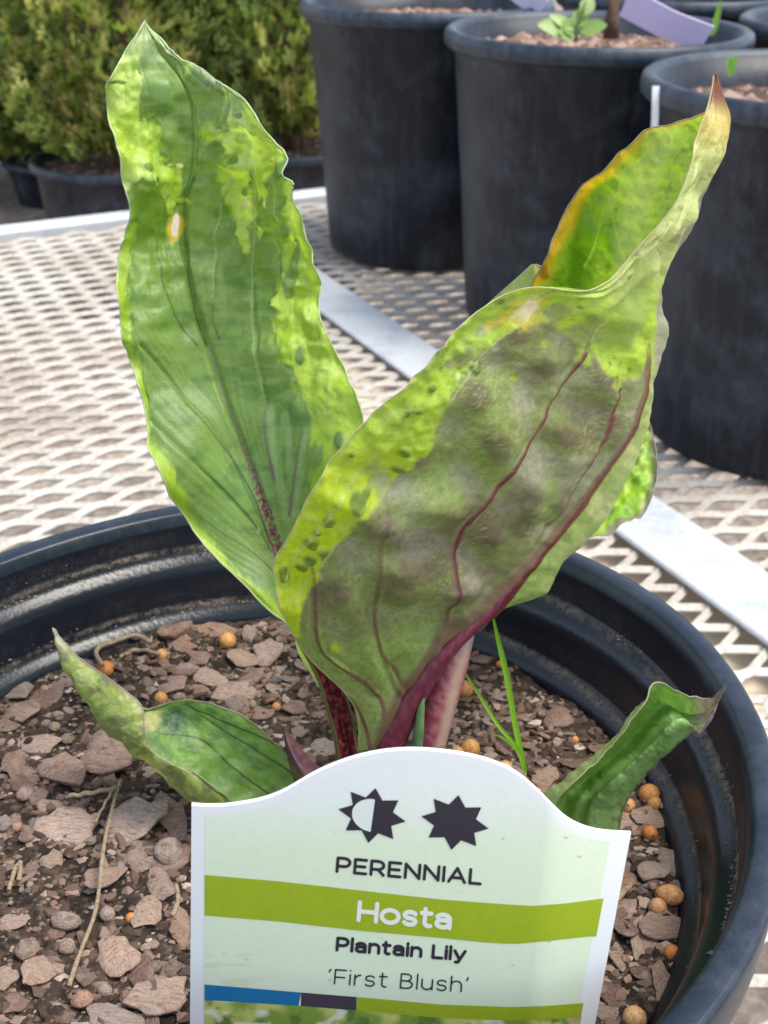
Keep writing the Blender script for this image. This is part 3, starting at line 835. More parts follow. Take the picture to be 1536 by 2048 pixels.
for px, py, r, sx, sy in ((55, 1902, 28, 1, 1), (135, 1897, 20, 1, .9), (132, 1845, 28, 1.3, .8), (165, 2002, 24, 1, .9), (215, 1830, 20, .8, 1), (340, 1707, 34, 1, 1), (135, 1480, 16, 1, .9), (50, 1590, 18, 1, 1), (210, 1982, 18, 1, .8), (30, 1640, 14, 1, 1), (110, 1455, 13, 1, 1), (35, 1655, 13, 1, 1), (1310, 1560, 14, .8, 1.3), (1327, 1580, 12, .7, 1.3), (505, 1410, 12, .7, 1.2), (370, 1345, 22, 1.3, .8), (275, 1275, 14, 1.2, .8), (8, 1650, 20, 1, 1), (1250, 1920, 12, 1, 1), (60, 1770, 8, 1, 1), (108, 1808, 8, 1, 1)):
    put_ball('pebble', px, py, r, random.choice(PEB), sx, sy, random.uniform(-.5, .5), .7)
for i in range(120):
    r = SR * .96 * math.sqrt(random.random()); a = random.random() * 6.283
    x, y = PX + r * math.cos(a), PY + r * math.sin(a)
    u, v, w = proj((x, y, SZ))
    if v > 2100 or u < -40: continue
    s = random.uniform(.0006, .0016)
    piece('pebble', random.choice(PEB), (x, y, float(soil_h(x, y)) + s * .35), (s * random.uniform(.8, 1.4), s, s * .7), (0, 0, random.random() * 6))
# dry stalks on the chips
def stalk(pts, r, label, name='dry_stalk', lift=.0025):
    P = []
    for q in pts:
        p = soil_at(q[0], q[1]); P.append(on_plane(q[0], q[1], p[2] + lift + (q[2] if len(q) > 2 else 0)))
    P = spline(P, 40)
    P[:, 2] += .0002 * np.sin(np.arange(40) * .5)
    V, Fc = tube(P, r * (.85 + .3 * vnoise(np.arange(40) * .25, np.arange(40) * 0, 3)), 7)
    return tag(mesh_obj(name, V, Fc, M['straw']), label, 'dry stalk')
stalk([(242, 1560), (226, 1610), (210, 1680), (200, 1760), (186, 1840), (160, 1905), (138, 1972)], .00045, 'long thin dry stalk lying across the chips on the left', lift=.0042)
stalk([(138, 1592), (180, 1586), (232, 1576)], .00055, 'short pale straw beside the top of the long stalk', lift=.0055)
stalk([(225, 1580), (208, 1610), (190, 1645)], .0003, 'thin forked straw crossing the long stalk', lift=.006)
stalk([(205, 1330), (192, 1305), (215, 1287), (270, 1272), (300, 1285)], .0007, 'curled pale root by the pot wall at the left', lift=.003)
stalk([(240, 1315), (275, 1300), (318, 1308)], .0006, 'short pale root under the curled one', lift=.002)
stalk([(352, 1770), (356, 1800), (345, 1830)], .0005, 'short bent green brown stalk beside the label', lift=.004)
stalk([(18, 1780), (28, 1745), (40, 1725), (38, 1760)], .0005, 'small looped straw at the left edge', lift=.003)
stalk([(1218, 1815), (1258, 1770)], .0007, 'frayed straw right of the label', lift=.004)
# ------------------------------------------------------------------ the hosta
CROWN = np.array([.0015, .200, SZ])
hosta = tag(empty('hosta', CROWN), 'mottled green hosta with purple stems growing in the front pot', 'plant')
def sheet(rows, nr, nc, tc=None):
    G = np.array([[at(*p) for p in r] for r in rows])
    G = spline(G, nr)
    G = np.swapaxes(spline(np.swapaxes(G, 0, 1), nc, tc), 0, 1)
    return G
def blob(x, y, cx, cy, rx, ry, a=0, soft=.25, wob=.18, seed=0):
    ca, sa = math.cos(a), math.sin(a)
    dx, dy = (x - cx) * ca + (y - cy) * sa, -(x - cx) * sa + (y - cy) * ca
    d = np.hypot(dx / rx, dy / ry) + wob * 2 * (vnoise(x / 9., y / 9., seed + 5) - .5)
    return 1 - sstep(1 - soft, 1 + soft, d)
def grainy(c, x, y):
    return c * (.86 + .16 * vnoise(x / 2.4, y / 2.4, 301) + .12 * vnoise(x / 6., y / 6., 302))[..., None]
def build_leaf(name, G, col, colb, label=None, rim=.00014, rimcol=(.55, .56, .42), rim_sides=(0, 1), parent=None, mat='leaf'):
    nr, nc = G.shape[:2]
    gx_, gy_, _ = proj(G); col, colb = grainy(col, gx_, gy_), grainy(colb, gx_, gy_)
    V = [G.reshape(-1, 3)]; Fc = grid_faces(nr, nc).tolist(); C = [col.reshape(-1, 3)]; CB = [colb.reshape(-1, 3)]; off = nr * nc
    for s in rim_sides:
        P = G[::2, 0 if s == 0 else -1]
        edge_c = np.repeat((col[::2, 0 if s == 0 else -1] * .6 + np.asarray(rimcol) * .4), 6, axis=0)
        tv, tf = tube(P, rim * (.8 + .4 * vnoise(np.arange(len(P)) * .15, 0 * np.arange(len(P)), 3)), 6, False)
        V.append(tv); Fc += [[i + off for i in f] for f in tf]; off += len(tv); C.append(edge_c); CB.append(edge_c)
    o = mesh_obj(name, np.concatenate(V), Fc, M[mat], parent or hosta, np.concatenate(C), np.concatenate(CB))
    if label: o['label'] = label
    return o
def ripple(G, amp, period, seed, sides=(0, -1), reach=.06):
    nr, nc = G.shape[:2]
    out = G.copy()
    s_ = np.concatenate([[0], np.cumsum(np.linalg.norm(np.diff(G[:, nc // 2], axis=0), axis=1))])
    for sd in sides:
        e = G[:, 0] - G[:, int(nc * .1)] if sd == 0 else G[:, -1] - G[:, -int(nc * .1)]
        e = e / (np.linalg.norm(e, axis=1, keepdims=True) + 1e-9)
        k = (fbm(s_ / period, 0 * s_, seed + sd * 7, 3) - .5) * 2 * amp * np.sin(np.pi * np.linspace(0, 1, nr)) ** .5
        w = np.linspace(0, 1, nc); w = np.clip(1 - (w if sd == 0 else 1 - w) / (reach * 3), 0, 1) ** 2
        out += k[:, None, None] * w[None, :, None] * e[:, None, :]
    return out
def family(P, Q, fr):
    P, Q = spline(np.array(P, float), 14), spline(np.array(Q, float), 14)
    return [[tuple(p) for p in P * (1 - f) + Q * f] for f in fr]
def base_col(shape, c): return np.broadcast_to(np.asarray(c, float), shape + (3,)).copy()
def line(c, x, y, pts, w0, w1, colr, a0=1., a1=1., soft=1.0, jit=1.5, seed=0):
    jx = jit * .5 * (vnoise(x / 14., y / 14., 90 + seed) - .5)
    if len(pts) > 3: pts = [tuple(p) for p in spline(np.array(pts, float), 4 * len(pts))]
    d, t = dist_poly(x + jx, y, pts)
    w = w0 + (w1 - w0) * t
    m = (1 - sstep(w * .5, w * .5 + soft + w * .35, d)) * (a0 + (a1 - a0) * t)
    return mixc(c, colr, m)

# --- tall left leaf (upper side towards us)
A_L = [(655, 1400), (603, 1310), (580, 1262), (510, 1197), (440, 1130), (385, 1050), (337, 960), (299, 885), (281, 800), (262, 730), (243, 660), (235, 580), (241, 505), (258, 430), (250, 345), (229, 270), (219, 205), (222, 155), (246, 104), (277, 59), (290, 40)]
A_M = [(668, 1400), (628, 1315), (598, 1250), (575, 1160), (556, 1095), (530, 1015), (500, 930), (470, 850), (440, 770), (414, 690), (394, 625), (378, 555), (369, 480), (370, 407), (386, 345), (391, 275), (387, 210), (365, 160), (330, 113), (302, 68), (291, 41)]
A_R = [(682, 1400), (655, 1310), (628, 1240), (642, 1150), (657, 1060), (676, 980), (698, 905), (717, 838), (706, 785), (688, 735), (661, 665), (642, 605), (634, 525), (613, 440), (589, 375), (562, 310), (526, 252), (476, 188), (388, 131), (326, 80), (292, 42)]
rows = []
nA = len(A_L)
for i in range(nA):
    t = i / (nA - 1)
    ym = .2035 + .040 * min(1, t / .62) ** .85 + .006 * t
    k = math.sin(math.pi * min(1, t * 1.02)) ** .8
    yl, yr = ym - .0085 * k, ym - .0125 * k + .004 * math.sin(t * 15)
    L, Mi, Rt = A_L[i], A_M[i], A_R[i]
    q = lambda a, b, f: (a[0] + (b[0] - a[0]) * f, a[1] + (b[1] - a[1]) * f)
    yl += .0022 * math.sin(t * 34) * k
    rows.append([(*L, yl), (*q(L, Mi, .14), yl + (ym - yl) * .10), (*q(L, Mi, .55), yl + (ym - yl) * .62 - .0012 * k), (*Mi, ym), (*q(Mi, Rt, .45), ym + (yr - ym) * .30 - .0010 * k), (*q(Mi, Rt, .85), ym + (yr - ym) * .88), (*Rt, yr)])
G = sheet(rows, 460, 190, np.array([0, .14, .55, 1., 1.45, 1.85, 2.]))
nr, nc = G.shape[:2]
uu = np.broadcast_to(np.linspace(0, 2, nc)[None], (nr, nc)); vv = np.broadcast_to(np.linspace(0, 1, nr)[:, None], (nr, nc))
x, y, _ = proj(G)
nz = lambda s, sd, sx=1., sy=1., o=4: fbm(x / s * sx, y / s * sy, sd, o)
# pigment
wrp = 34 * (nz(46, 4, 1.2, .4) - .5) + 14 * (nz(15, 5, 1.3, .5) - .5) + 22 * (nz(11, 6, 1.6, .22) - .5)
left_b, _ = dist_poly(x, y, A_L); right_b, _ = dist_poly(x, y, A_R)
thr_l = np.interp(y, [40, 120, 200, 330, 380, 470, 700, 900, 1100, 1250], [26, 34, 52, 56, 44, 24, 14, 16, 18, 24])
thr_r = np.interp(y, [60, 130, 180, 240, 300, 420, 520, 640, 760, 850, 960, 1060], [6, 8, 14, 56, 84, 62, 70, 100, 108, 90, 50, 10])
green = base_col(x.shape, srgb(124, 154, 80))
green = mixc(green, srgb(112, 146, 44), sstep(.36, .64, nz(150, 8, 1, .8)) * sstep(760, 420, y))
green = mixc(green, srgb(128, 166, 104), sstep(.45, .72, nz(120, 9)) * sstep(560, 820, y) * .8)
green = mixc(green, srgb(80, 118, 58), sstep(.5, .75, nz(36, 10, 1, 2)) * .55)
lime = base_col(x.shape, srgb(170, 198, 72))
lime = mixc(lime, srgb(200, 222, 124), sstep(.4, .7, nz(60, 12)) * sstep(640, 300, y) * .85)
lime = mixc(lime, srgb(150, 186, 40), sstep(.5, .75, nz(24, 13, 1, .4)) * .7)
m_l = sstep(-9, 9, thr_l + wrp * .8 - left_b)
m_r = sstep(-11, 11, thr_r + wrp * 1.5 - right_b)
streak = sstep(.60, .66, nz(40, 15, 1.5, .34)) * sstep(560, 500, y) * sstep(230, 290, y) * sstep(330, 380, x) * .8
mask = np.maximum(np.maximum(m_l, m_r), streak * .9)
islands = [(604, 712, 9, 20, .2), (565, 752, 30, 24, .1), (548, 705, 22, 18, .2), (560, 352, 16, 42, .15), (563, 395, 22, 26, 0), (548, 435, 32, 30, 0), (592, 515, 9, 44, .02), (560, 470, 22, 24, .2), (678, 880, 10, 18, .1), (632, 915, 18, 26, .1), (592, 820, 10, 20, .2),
           (580, 565, 12, 30, .1), (545, 540, 26, 14, .1), (535, 585, 24, 13, .1), (540, 625, 22, 14, .1), (294, 335, 9, 8, 0), (282, 398, 28, 46, .1), (300, 470, 26, 34, .1), (298, 215, 9, 12, 0), (395, 150, 8, 13, -.4), (478, 232, 8, 6, 0), (466, 320, 10, 8, 0), (480, 388, 6, 9, 0), (432, 298, 18, 14, -.5), (235, 166, 18, 4, 0)]
for j, (cx, cy, rx, ry, a) in enumerate(islands):
    mask = mask * (1 - blob(x, y, cx, cy, rx, ry, a, .22, .2, j))
limes = [(296, 300, 22, 66, .1), (324, 345, 22, 46, -.4), (345, 380, 12, 50, .25), (455, 285, 34, 22, .4), (420, 265, 16, 20, 0), (462, 360, 30, 46, -.2), (480, 420, 24, 40, -.1), (480, 470, 12, 40, -.2), (268, 170, 14, 26, .2), (510, 290, 34, 26, .3), (300, 480, 8, 12, 0), (360, 400, 26, 6, .2)]
for j, (cx, cy, rx, ry, a) in enumerate(limes):
    mask = np.maximum(mask, .93 * blob(x, y, cx, cy, rx, ry, a, .22, .3, 40 + j) * (1 - sum(blob(x, y, q[0], q[1], q[2], q[3], q[4], .22, .2, jj) for jj, q in enumerate(islands)).clip(0, 1)))
mask = np.clip(mask * (.82 + .36 * nz(30, 16, 1.5, .4)), 0, 1)
col = mixc(green, 0 * green, 0) * (1 - mask[..., None]) + lime * mask[..., None]
grey = sstep(.42, .62, nz(70, 18, .8, 1)) * sstep(285, 190, y) * sstep(330, 420, x)
col = mixc(col, srgb(140, 164, 128), grey * .7)
col = mixc(col, srgb(176, 190, 170), sstep(150, 60, y) * .55)
# paler streaks beside the lower veins
for pts in ([(530, 815), (540, 900), (556, 990), (565, 1040)], [(604, 862), (590, 950), (578, 1030)], [(560, 830), (570, 900), (572, 960)]):
    col = line(col, x, y, [(px + 9, py) for px, py in pts], 5, 3, srgb(170, 200, 146), .42, .30, 9)
vdark = srgb(58, 66, 44)
for pts in ([(312, 470), (313, 505), (320, 565), (341, 618), (365, 653), (395, 690)], [(281, 690), (330, 745), (369, 788), (418, 858), (453, 900), (488, 956), (515, 1010), (540, 1085)], [(300, 840), (345, 885), (397, 932), (464, 995), (516, 1058), (545, 1105)],
            [(400, 1030), (443, 1065), (499, 1100), (545, 1142)], [(369, 380), (368, 420), (369, 480), (376, 547), (390, 620), (412, 690)], [(428, 610), (428, 647), (439, 680)], [(555, 480), (562, 520), (566, 560)], [(390, 350), (372, 395)]):
    col = line(col, x, y, pts, 1.0, 1.5, vdark, .5, .75, 1.2)
for pts in ([(455, 330), (444, 400), (430, 480), (430, 590)], [(391, 190), (391, 270), (389, 350)], [(502, 370), (500, 450), (505, 560), (510, 680), (530, 815)], [(640, 620), (652, 720), (655, 850)], [(556, 360), (565, 440)], [(600, 520), (630, 640), (640, 760)]):
    col = line(col, x, y, pts, 1.6, 1.6, srgb(150, 178, 110), .7, .7, 1.2)
for pts in ([(530, 818), (533, 880), (548, 960)], [(604, 862), (590, 949), (578, 1030)]):
    col = line(col, x, y, pts, 2, 4, srgb(120, 100, 112), .5, .9, 1.5)
speck = sstep(.38, .62, vnoise(x / 3.2, y / 3.2, 61))
mid_d, mid_t = dist_poly(x, y, [(415, 690), (440, 770), (470, 850), (500, 930), (530, 1015), (556, 1095), (580, 1180), (598, 1250)])
wmid = 3 + 13 * sstep(0, 1, mid_t)
mm = (1 - sstep(wmid * .7, wmid * 1.15, mid_d))
col = mixc(col, srgb(148, 150, 128), mm * .75 * (1 - mid_t))
col = mixc(col, srgb(122, 60, 84), mm * np.clip(speck * 1.3, 0, 1) * sstep(.22, .6, mid_t))
sp = blob(x, y, 348, 455, 16, 30, .1, .3, .2, 7); col = mixc(col, srgb(226, 190, 60), sp * .9)
sp = blob(x, y, 350, 450, 9, 22, .1, .3, .2, 8); col = mixc(col, srgb(244, 236, 222), sp)
for cx, cy, rx, ry in ((486, 410, 9, 6), (535, 404, 6, 5), (358, 330, 6, 4)):
    col = mixc(col, srgb(226, 226, 150), blob(x, y, cx, cy, rx, ry, .3, .4, .2, 9) * .9)
colb = mixc(col, srgb(150, 170, 105), .6)
# fine veins between the drawn ones
LV = [[(275, 560), (292, 600), (325, 650), (372, 715), (420, 790), (470, 880), (505, 955)], [(281, 690), (330, 745), (369, 788), (418, 858), (453, 900), (488, 956), (540, 1085)], [(300, 840), (345, 885), (397, 932), (464, 995), (516, 1058), (530, 1085), (548, 1110)], [(350, 975), (400, 1030), (443, 1065), (470, 1083), (499, 1100), (525, 1122), (548, 1145)], [(430, 1110), (460, 1135), (490, 1150), (510, 1160), (530, 1170), (545, 1180), (560, 1190)]]
fine_v = [l for a_, b_ in zip(LV[:-1], LV[1:]) for l in family(a_, b_, (.25, .5, .75))]
RV = [[(440, 680), (455, 760), (480, 850), (510, 950), (540, 1040)], [(530, 815), (533, 870), (545, 930), (556, 990), (566, 1050)], [(604, 862), (598, 905), (590, 949), (584, 990), (578, 1030)], [(660, 880), (645, 930), (625, 980), (605, 1030), (590, 1070)]]
fine_v += [l for a_, b_ in zip(RV[:-1], RV[1:]) for l in family(a_, b_, (.25, .5, .75))]
UV_ = [[(300, 200), (290, 300), (300, 420), (312, 500), (345, 625)], [(345, 190), (335, 300), (335, 420), (345, 520), (380, 640)], [(391, 190), (391, 280), (371, 400), (372, 520), (394, 640)], [(455, 250), (452, 340), (440, 430), (430, 530), (432, 650)], [(505, 300), (503, 390), (500, 480), (506, 580), (512, 690)], [(556, 350), (560, 430), (566, 520), (572, 620), (585, 730)], [(590, 400), (604, 480), (618, 570), (632, 670), (648, 780)]]
fine_v += [l for a_, b_ in zip(UV_[:-1], UV_[1:]) for l in family(a_, b_, (.33, .67))]
vein_h = np.zeros(x.shape)
for l in fine_v:
    d, _ = dist_poly(x, y, l)
    col = mixc(col, col * .80, np.exp(-(d / 2.0) ** 2) * .35)
    vein_h -= .00009 * np.exp(-(d / 4.5) ** 2)
# relief
Nn = grid_normals(G)
q = (uu - 1)
rib = np.abs(np.sin(np.pi * q * 3.6 + .3 * np.sin(vv * 6))) * .3
amp = sstep(0, .25, vv) * (1 - .75 * sstep(.86, 1, vv))
h = .0007 * rib ** .8 * amp * sstep(760, 560, y) * (.55 + .9 * nz(90, 22))
puck = (nz(40, 25, 1.1, 1.0, 3) - .5)
h += .0028 * puck * sstep(.25, .6, mask + .25 * sstep(.35, .9, np.abs(q))) * amp * sstep(1000, 700, y)
h += .0024 * (nz(58, 27, .8, 1.4, 2) - .5) * amp * sstep(840, 560, y)
for (cx, cy, rx, ry, a) in islands[:16]:
    h += .0005 * blob(x, y, cx, cy, rx * 1.1, ry * .9, a, .6, 0)
h += .0020 * sstep(.82, 1, np.abs(q)) * np.sin(vv * 58 + 4 * q) * amp * .55
h -= .0013 * np.exp(-(q / .035) ** 2) * amp
h += vein_h
lad = np.zeros(x.shape)
for k_ in range(-4, 5):
    win = np.clip(1 - np.abs(q * 4.4 + .25 * np.sin(vv * 9) - k_ - .5) / .6, 0, 1); win = win * win * (3 - 2 * win)
    lad += win * np.sin(y / (8.5 + 1.5 * (k_ % 3)) + 2.1 * k_ + 5 * vnoise(x / 60, y / 60, 70 + k_)) * sstep(.38, .62, nz(60, 71 + k_))
h += .00065 * lad * amp * sstep(850, 640, y) * sstep(120, 300, y) * (.5 + .9 * sstep(.1, .5, q))
h += .0046 * (nz(95, 29, 1, 1, 2) - .5) * amp * sstep(1000, 700, y)
for pts in ([(281, 690), (369, 788), (453, 900), (540, 1085)], [(300, 840), (397, 932), (516, 1058)], [(369, 380), (369, 480), (390, 620), (412, 690)], [(455, 330), (430, 480), (430, 590)], [(502, 370), (505, 560), (530, 815)]):
    d, _ = dist_poly(x, y, pts); h -= .0005 * np.exp(-(d / 5.) ** 2)
G = G + Nn * h[..., None]
G = ripple(G, .0019, .010, 5)
leaf_a = build_leaf('leaf', G, col, colb, 'tall upright leaf, green with lime margins', rimcol=(.80, .82, .74), rim=.00020)

# --- big folded leaf on the right (underside towards us)
B = [  # front margin F, midrib M, right silhouette S, rear margin R ; (x, y, distance)
    ((716, 1500, .1955), (772, 1500, .1980), (792, 1496, .2000), (745, 1490, .2020)),
    ((702, 1405, .1935), (803, 1402, .1985), (822, 1398, .2010), (780, 1390, .2050)),
    ((628, 1330, .1895), (852, 1328, .1995), (868, 1320, .2030), (830, 1305, .2100)),
    ((580, 1255, .1860), (906, 1278, .2010), (926, 1264, .2050), (870, 1235, .2170)),
    ((556, 1198, .1835), (966, 1228, .2025), (1008, 1224, .2065), (900, 1150, .2240)),
    ((544, 1142, .1820), (1022, 1174, .2040), (1084, 1188, .2080), (930, 1060, .2290)),
    ((574, 1066, .1815), (1086, 1100, .2065), (1124, 1122, .2110), (960, 950, .2340)),
    ((640, 950, .1815), (1160, 1012, .2095), (1193, 1042, .2150), (1000, 850, .2380)),
    ((716, 860, .1820), (1220, 930, .2120), (1246, 950, .2180), (1015, 760, .2400)),
    ((800, 774, .1835), (1266, 862, .2140), (1284, 868, .2200), (1030, 690, .2410)),
    ((882, 690, .1860), (1293, 780, .2155), (1314, 745, .2210), (1050, 620, .2415)),
    ((972, 616, .1895), (1303, 692, .2165), (1328, 678, .2215), (1072, 560, .2415)),
    ((1080, 573, .1930), (1309, 632, .2170), (1322, 622, .2210), (1092, 500, .2405)),
    ((1185, 572, .1965), (1322, 572, .2172), (1326, 562, .2200), (1134, 424, .2390)),
    ((1268, 512, .1995), (1350, 505, .2172), (1354, 494, .2196), (1186, 350, .2370)),
    ((1330, 428, .2030), (1385, 428, .2172), (1390, 416, .2190), (1252, 294, .2345)),
    ((1376, 338, .2070), (1424, 356, .2172), (1430, 342, .2186), (1314, 258, .2310)),
    ((1404, 262, .2110), (1456, 278, .2175), (1461, 264, .2183), (1372, 232, .2270)),
    ((1419, 204, .2150), (1446, 208, .2180), (1451, 206, .2186), (1418, 218, .2230)),
    ((1427, 150, .2185), (1433, 150, .2186), (1434, 148, .2188), (1430, 150, .2190)),
]
rows = []
nB = len(B)
for i, (F_, M_, S_, R2) in enumerate(B):
    t = i / (nB - 1); k = math.sin(math.pi * min(1, t * 1.05)) ** .7
    L3 = lambda a, b, f, dy=0: (a[0] + (b[0] - a[0]) * f, a[1] + (b[1] - a[1]) * f, a[2] + (b[2] - a[2]) * f + dy)
    rows.append([F_, L3(F_, M_, .12, -.0018 * k), L3(F_, M_, .5, -.0062 * k), L3(F_, M_, .82, -.0030 * k), M_, S_, L3(S_, R2, .42, .0100 * k), L3(S_, R2, .80, .0062 * k), R2])
G = sheet(rows, 460, 300, np.array([0, .12, .5, .82, 1., 1.14, 1.6, 1.9, 2.05]))
nr, nc = G.shape[:2]
uu = np.broadcast_to(np.linspace(0, 2.05, nc)[None], (nr, nc)); vv = np.broadcast_to(np.linspace(0, 1, nr)[:, None], (nr, nc))
x, y, _ = proj(G)
front = uu < 1.0
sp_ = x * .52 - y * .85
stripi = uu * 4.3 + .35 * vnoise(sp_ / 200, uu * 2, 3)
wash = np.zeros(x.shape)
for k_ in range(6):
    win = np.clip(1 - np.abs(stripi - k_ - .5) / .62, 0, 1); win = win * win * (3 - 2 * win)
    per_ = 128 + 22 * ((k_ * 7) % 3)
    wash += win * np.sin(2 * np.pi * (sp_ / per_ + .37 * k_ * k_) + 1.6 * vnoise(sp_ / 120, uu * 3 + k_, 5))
olive = base_col(x.shape, srgb(134, 142, 88))
olive = mixc(olive, srgb(116, 98, 86), sstep(.42, .70, nz(95, 30, .8, 1.2)) * .72 * sstep(1330, 1180, y))
olive = mixc(olive, srgb(176, 168, 156), sstep(.46, .72, nz(70, 31, .6, 1.2)) * .6 * sstep(1360, 1200, y))  # waxy bloom and grey sheen put into the colour in patches
olive = mixc(olive, srgb(140, 158, 84), sstep(.48, .74, nz(110, 32)) * .8)
olive = mixc(olive, srgb(150, 170, 98), sstep(1180, 1400, y) * .75)
wb = wash + .9 * (nz(60, 45) - .5)  # bands along the bulges: brown blush, grey sheen painted into the colour
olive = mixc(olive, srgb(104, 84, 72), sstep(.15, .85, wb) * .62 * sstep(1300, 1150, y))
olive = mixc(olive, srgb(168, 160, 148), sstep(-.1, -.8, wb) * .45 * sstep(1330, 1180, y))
fine = nz(7, 33, 1, 1, 3)
grain = vnoise(x / 2.6, y / 2.6, 35); olive = olive * (.58 + .50 * fine[..., None] + .28 * grain[..., None])
fl = sstep(.66, .74, vnoise(x / 4.5, y / 4.5, 34)) * sstep(.50, .62, nz(60, 35))
olive = mixc(olive, srgb(166, 176, 112), fl * .45)
lime = base_col(x.shape, srgb(174, 202, 66))
lime = mixc(lime, srgb(156, 180, 80), sstep(.45, .7, nz(60, 36)) * sstep(1000, 780, y))
lime = mixc(lime, srgb(192, 208, 34), sstep(780, 1050, y) * .8)
lime = mixc(lime, srgb(206, 212, 144), sstep(640, 480, y) * sstep(1100, 1220, x))
lime = mixc(lime, srgb(158, 176, 84), sstep(.5, .72, nz(16, 37)) * .5)
poly = [(596, 1262), (602, 1215), (640, 1165), (640, 1112), (690, 1068), (735, 1010), (798, 962), (858, 902), (880, 850), (900, 782), (950, 722), (1010, 682), (1050, 652), (1100, 640), (1150, 682), (1188, 700), (1200, 748), (1250, 764), (1278, 752), (1292, 722), (1330, 700), (1330, 1300), (1000, 1520), (600, 1520), (586, 1290)]
wx = x + 16 * (nz(22, 38) - .5) + 12 * (nz(9, 39) - .5); wy = y + 16 * (nz(22, 40) - .5) + 12 * (nz(9, 41) - .5)
dpoly, _ = dist_poly(wx, wy, poly + [poly[0]]); ins = in_poly(wx, wy, poly)
sdf = np.where(ins, dpoly, -dpoly)
mask = sstep(-4, 6, sdf) * front
for j, (cx, cy, rx, ry) in enumerate(((1178, 660, 26, 34), (1115, 628, 30, 14), (1060, 690, 18, 12), (930, 720, 26, 12), (990, 660, 30, 10), (904, 731, 16, 8), (760, 965, 22, 40))):
    mask = np.maximum(mask, .75 * blob(x, y, cx, cy, rx, ry, -.5, .5, .5, 60 + j) * front)
for j, (cx, cy, r_) in enumerate(((1037, 760, 8), (1170, 715, 14), (1090, 690, 8), (1235, 770, 10), (670, 1300, 9), (600, 1270, 8))):
    mask = mask * (1 - .85 * blob(x, y, cx, cy, r_, r_, 0, .4, .4, 80 + j))
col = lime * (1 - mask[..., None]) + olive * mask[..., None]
spots = [(712, 995, 16, 20, .1), (653, 1035, 12, 12, 0), (619, 1086, 14, 12, 0), (645, 1102, 9, 9, 0), (619, 1121, 12, 11, 0), (603, 1139, 12, 12, 0), (566, 1153, 11, 17, .1), (808, 902, 11, 10, .3), (800, 944, 15, 8, .1), (862, 776, 8, 8, 0), (833, 819, 7, 6, 0), (812, 822, 4, 8, .5), (955, 739, 11, 8, .5), (731, 979, 8, 8, 0), (629, 1062, 8, 6, 0), (700, 905, 5, 5, 0), (880, 690, 8, 6, 0)]
spm = np.zeros(x.shape)
for j, (cx, cy, rx, ry, a) in enumerate(spots):
    b_ = blob(x, y, cx, cy, rx, ry, a, .22, .1, 120 + j) * front; spm = np.maximum(spm, b_)
col = mixc(col, srgb(96, 122, 44), spm * .85)
dark = sstep(.62, .72, nz(13, 42)) * sstep(.5, .6, nz(50, 43)) * sstep(900, 700, y) * (1 - mask) * front
col = mixc(col, srgb(92, 106, 44), dark * .7)
tips = sstep(.64, .72, nz(16, 44)) * front * sstep(640, 500, y) * .6
col = mixc(col, srgb(140, 120, 96), tips)
# necrotic pale spot
sp = blob(x, y, 1058, 626, 44, 26, -.55, .45, .35, 7) * front; col = mixc(col, srgb(206, 190, 60), sp * .9)
sp = blob(x, y, 1060, 624, 27, 15, -.6, .4, .4, 8) * front; col = mixc(col, srgb(240, 222, 190), sp)
sp = blob(x, y, 1000, 655, 22, 7, -.7, .4, .4, 9) * front; col = mixc(col, srgb(226, 190, 60), sp * .7)
pv = srgb(112, 42, 60); pg = srgb(188, 196, 130)
col = mixc(col, srgb(150, 160, 110), (1 - sstep(0, 22, dist_poly(x, y, [(1177, 704), (1118, 795), (1054, 886), (1000, 955), (942, 1030), (923, 1056)])[0])) * .35 * mask)
for pts, w0, w1, cc, a0, a1 in (
    ([(622, 1130), (630, 1180), (633, 1245), (646, 1307), (703, 1349), (755, 1391), (768, 1427), (760, 1500)], 3, 6, pv, .5, 1),
    ([(775, 1000), (765, 1072), (758, 1156), (755, 1234), (763, 1302), (792, 1344), (802, 1385), (797, 1430)], 3, 7, pv, .15, 1),
    ([(1185, 690), (1118, 795), (1054, 886), (1000, 955), (942, 1030), (923, 1056), (911, 1110), (907, 1195), (901, 1250), (885, 1286), (855, 1325)], 4, 6, pv, .9, 1),
    ([(1246, 780), (1225, 859), (1182, 928), (1134, 1014), (1102, 1050), (1040, 1130)], 3.5, 3, pv, 1, .5),
    ([(690, 1390), (715, 1420), (735, 1470), (742, 1510)], 4, 5, pv, .7, 1), ([(665, 1380), (700, 1440), (712, 1510)], 3, 5, pv, .6, 1)):
    col = line(col, x, y, pts, w0, w1, cc, a0, a1, 1.5, 2.5)
for pts in ([(560, 1180), (600, 1100), (650, 1030), (720, 940), (760, 900)], [(586, 1210), (640, 1140), (690, 1050), (740, 980)], [(1205, 640), (1190, 680), (1177, 704)], [(1060, 640), (1000, 690), (930, 760), (860, 850)]):
    col = line(col, x, y, pts, 1.8, 1.8, pg, .6, .6, 1.2, 3)
md, mt = dist_poly(x, y, [(1300, 660), (1293, 780), (1266, 868), (1214, 939), (1161, 1014), (1081, 1105), (1027, 1163), (969, 1230), (917, 1274), (864, 1330), (823, 1390), (788, 1460), (772, 1520)])
wm = np.interp(mt, [0, .25, .42, .55, .7, .85, 1], [5, 7, 11, 22, 27, 30, 36])
mr = (1 - sstep(wm * .8, wm * 1.15 + 1, md)) * (uu < 1.3) * sstep(0, .06, mt)
col = mixc(col, srgb(112, 36, 58) * (.75 + .5 * fine[..., None]), mr * .95)
mid_pale = (1 - sstep(0, 30, np.maximum(md - wm, 0))) * front * mask
col = mixc(col, srgb(150, 160, 116), mid_pale * .35)  # paler green band beside the midrib
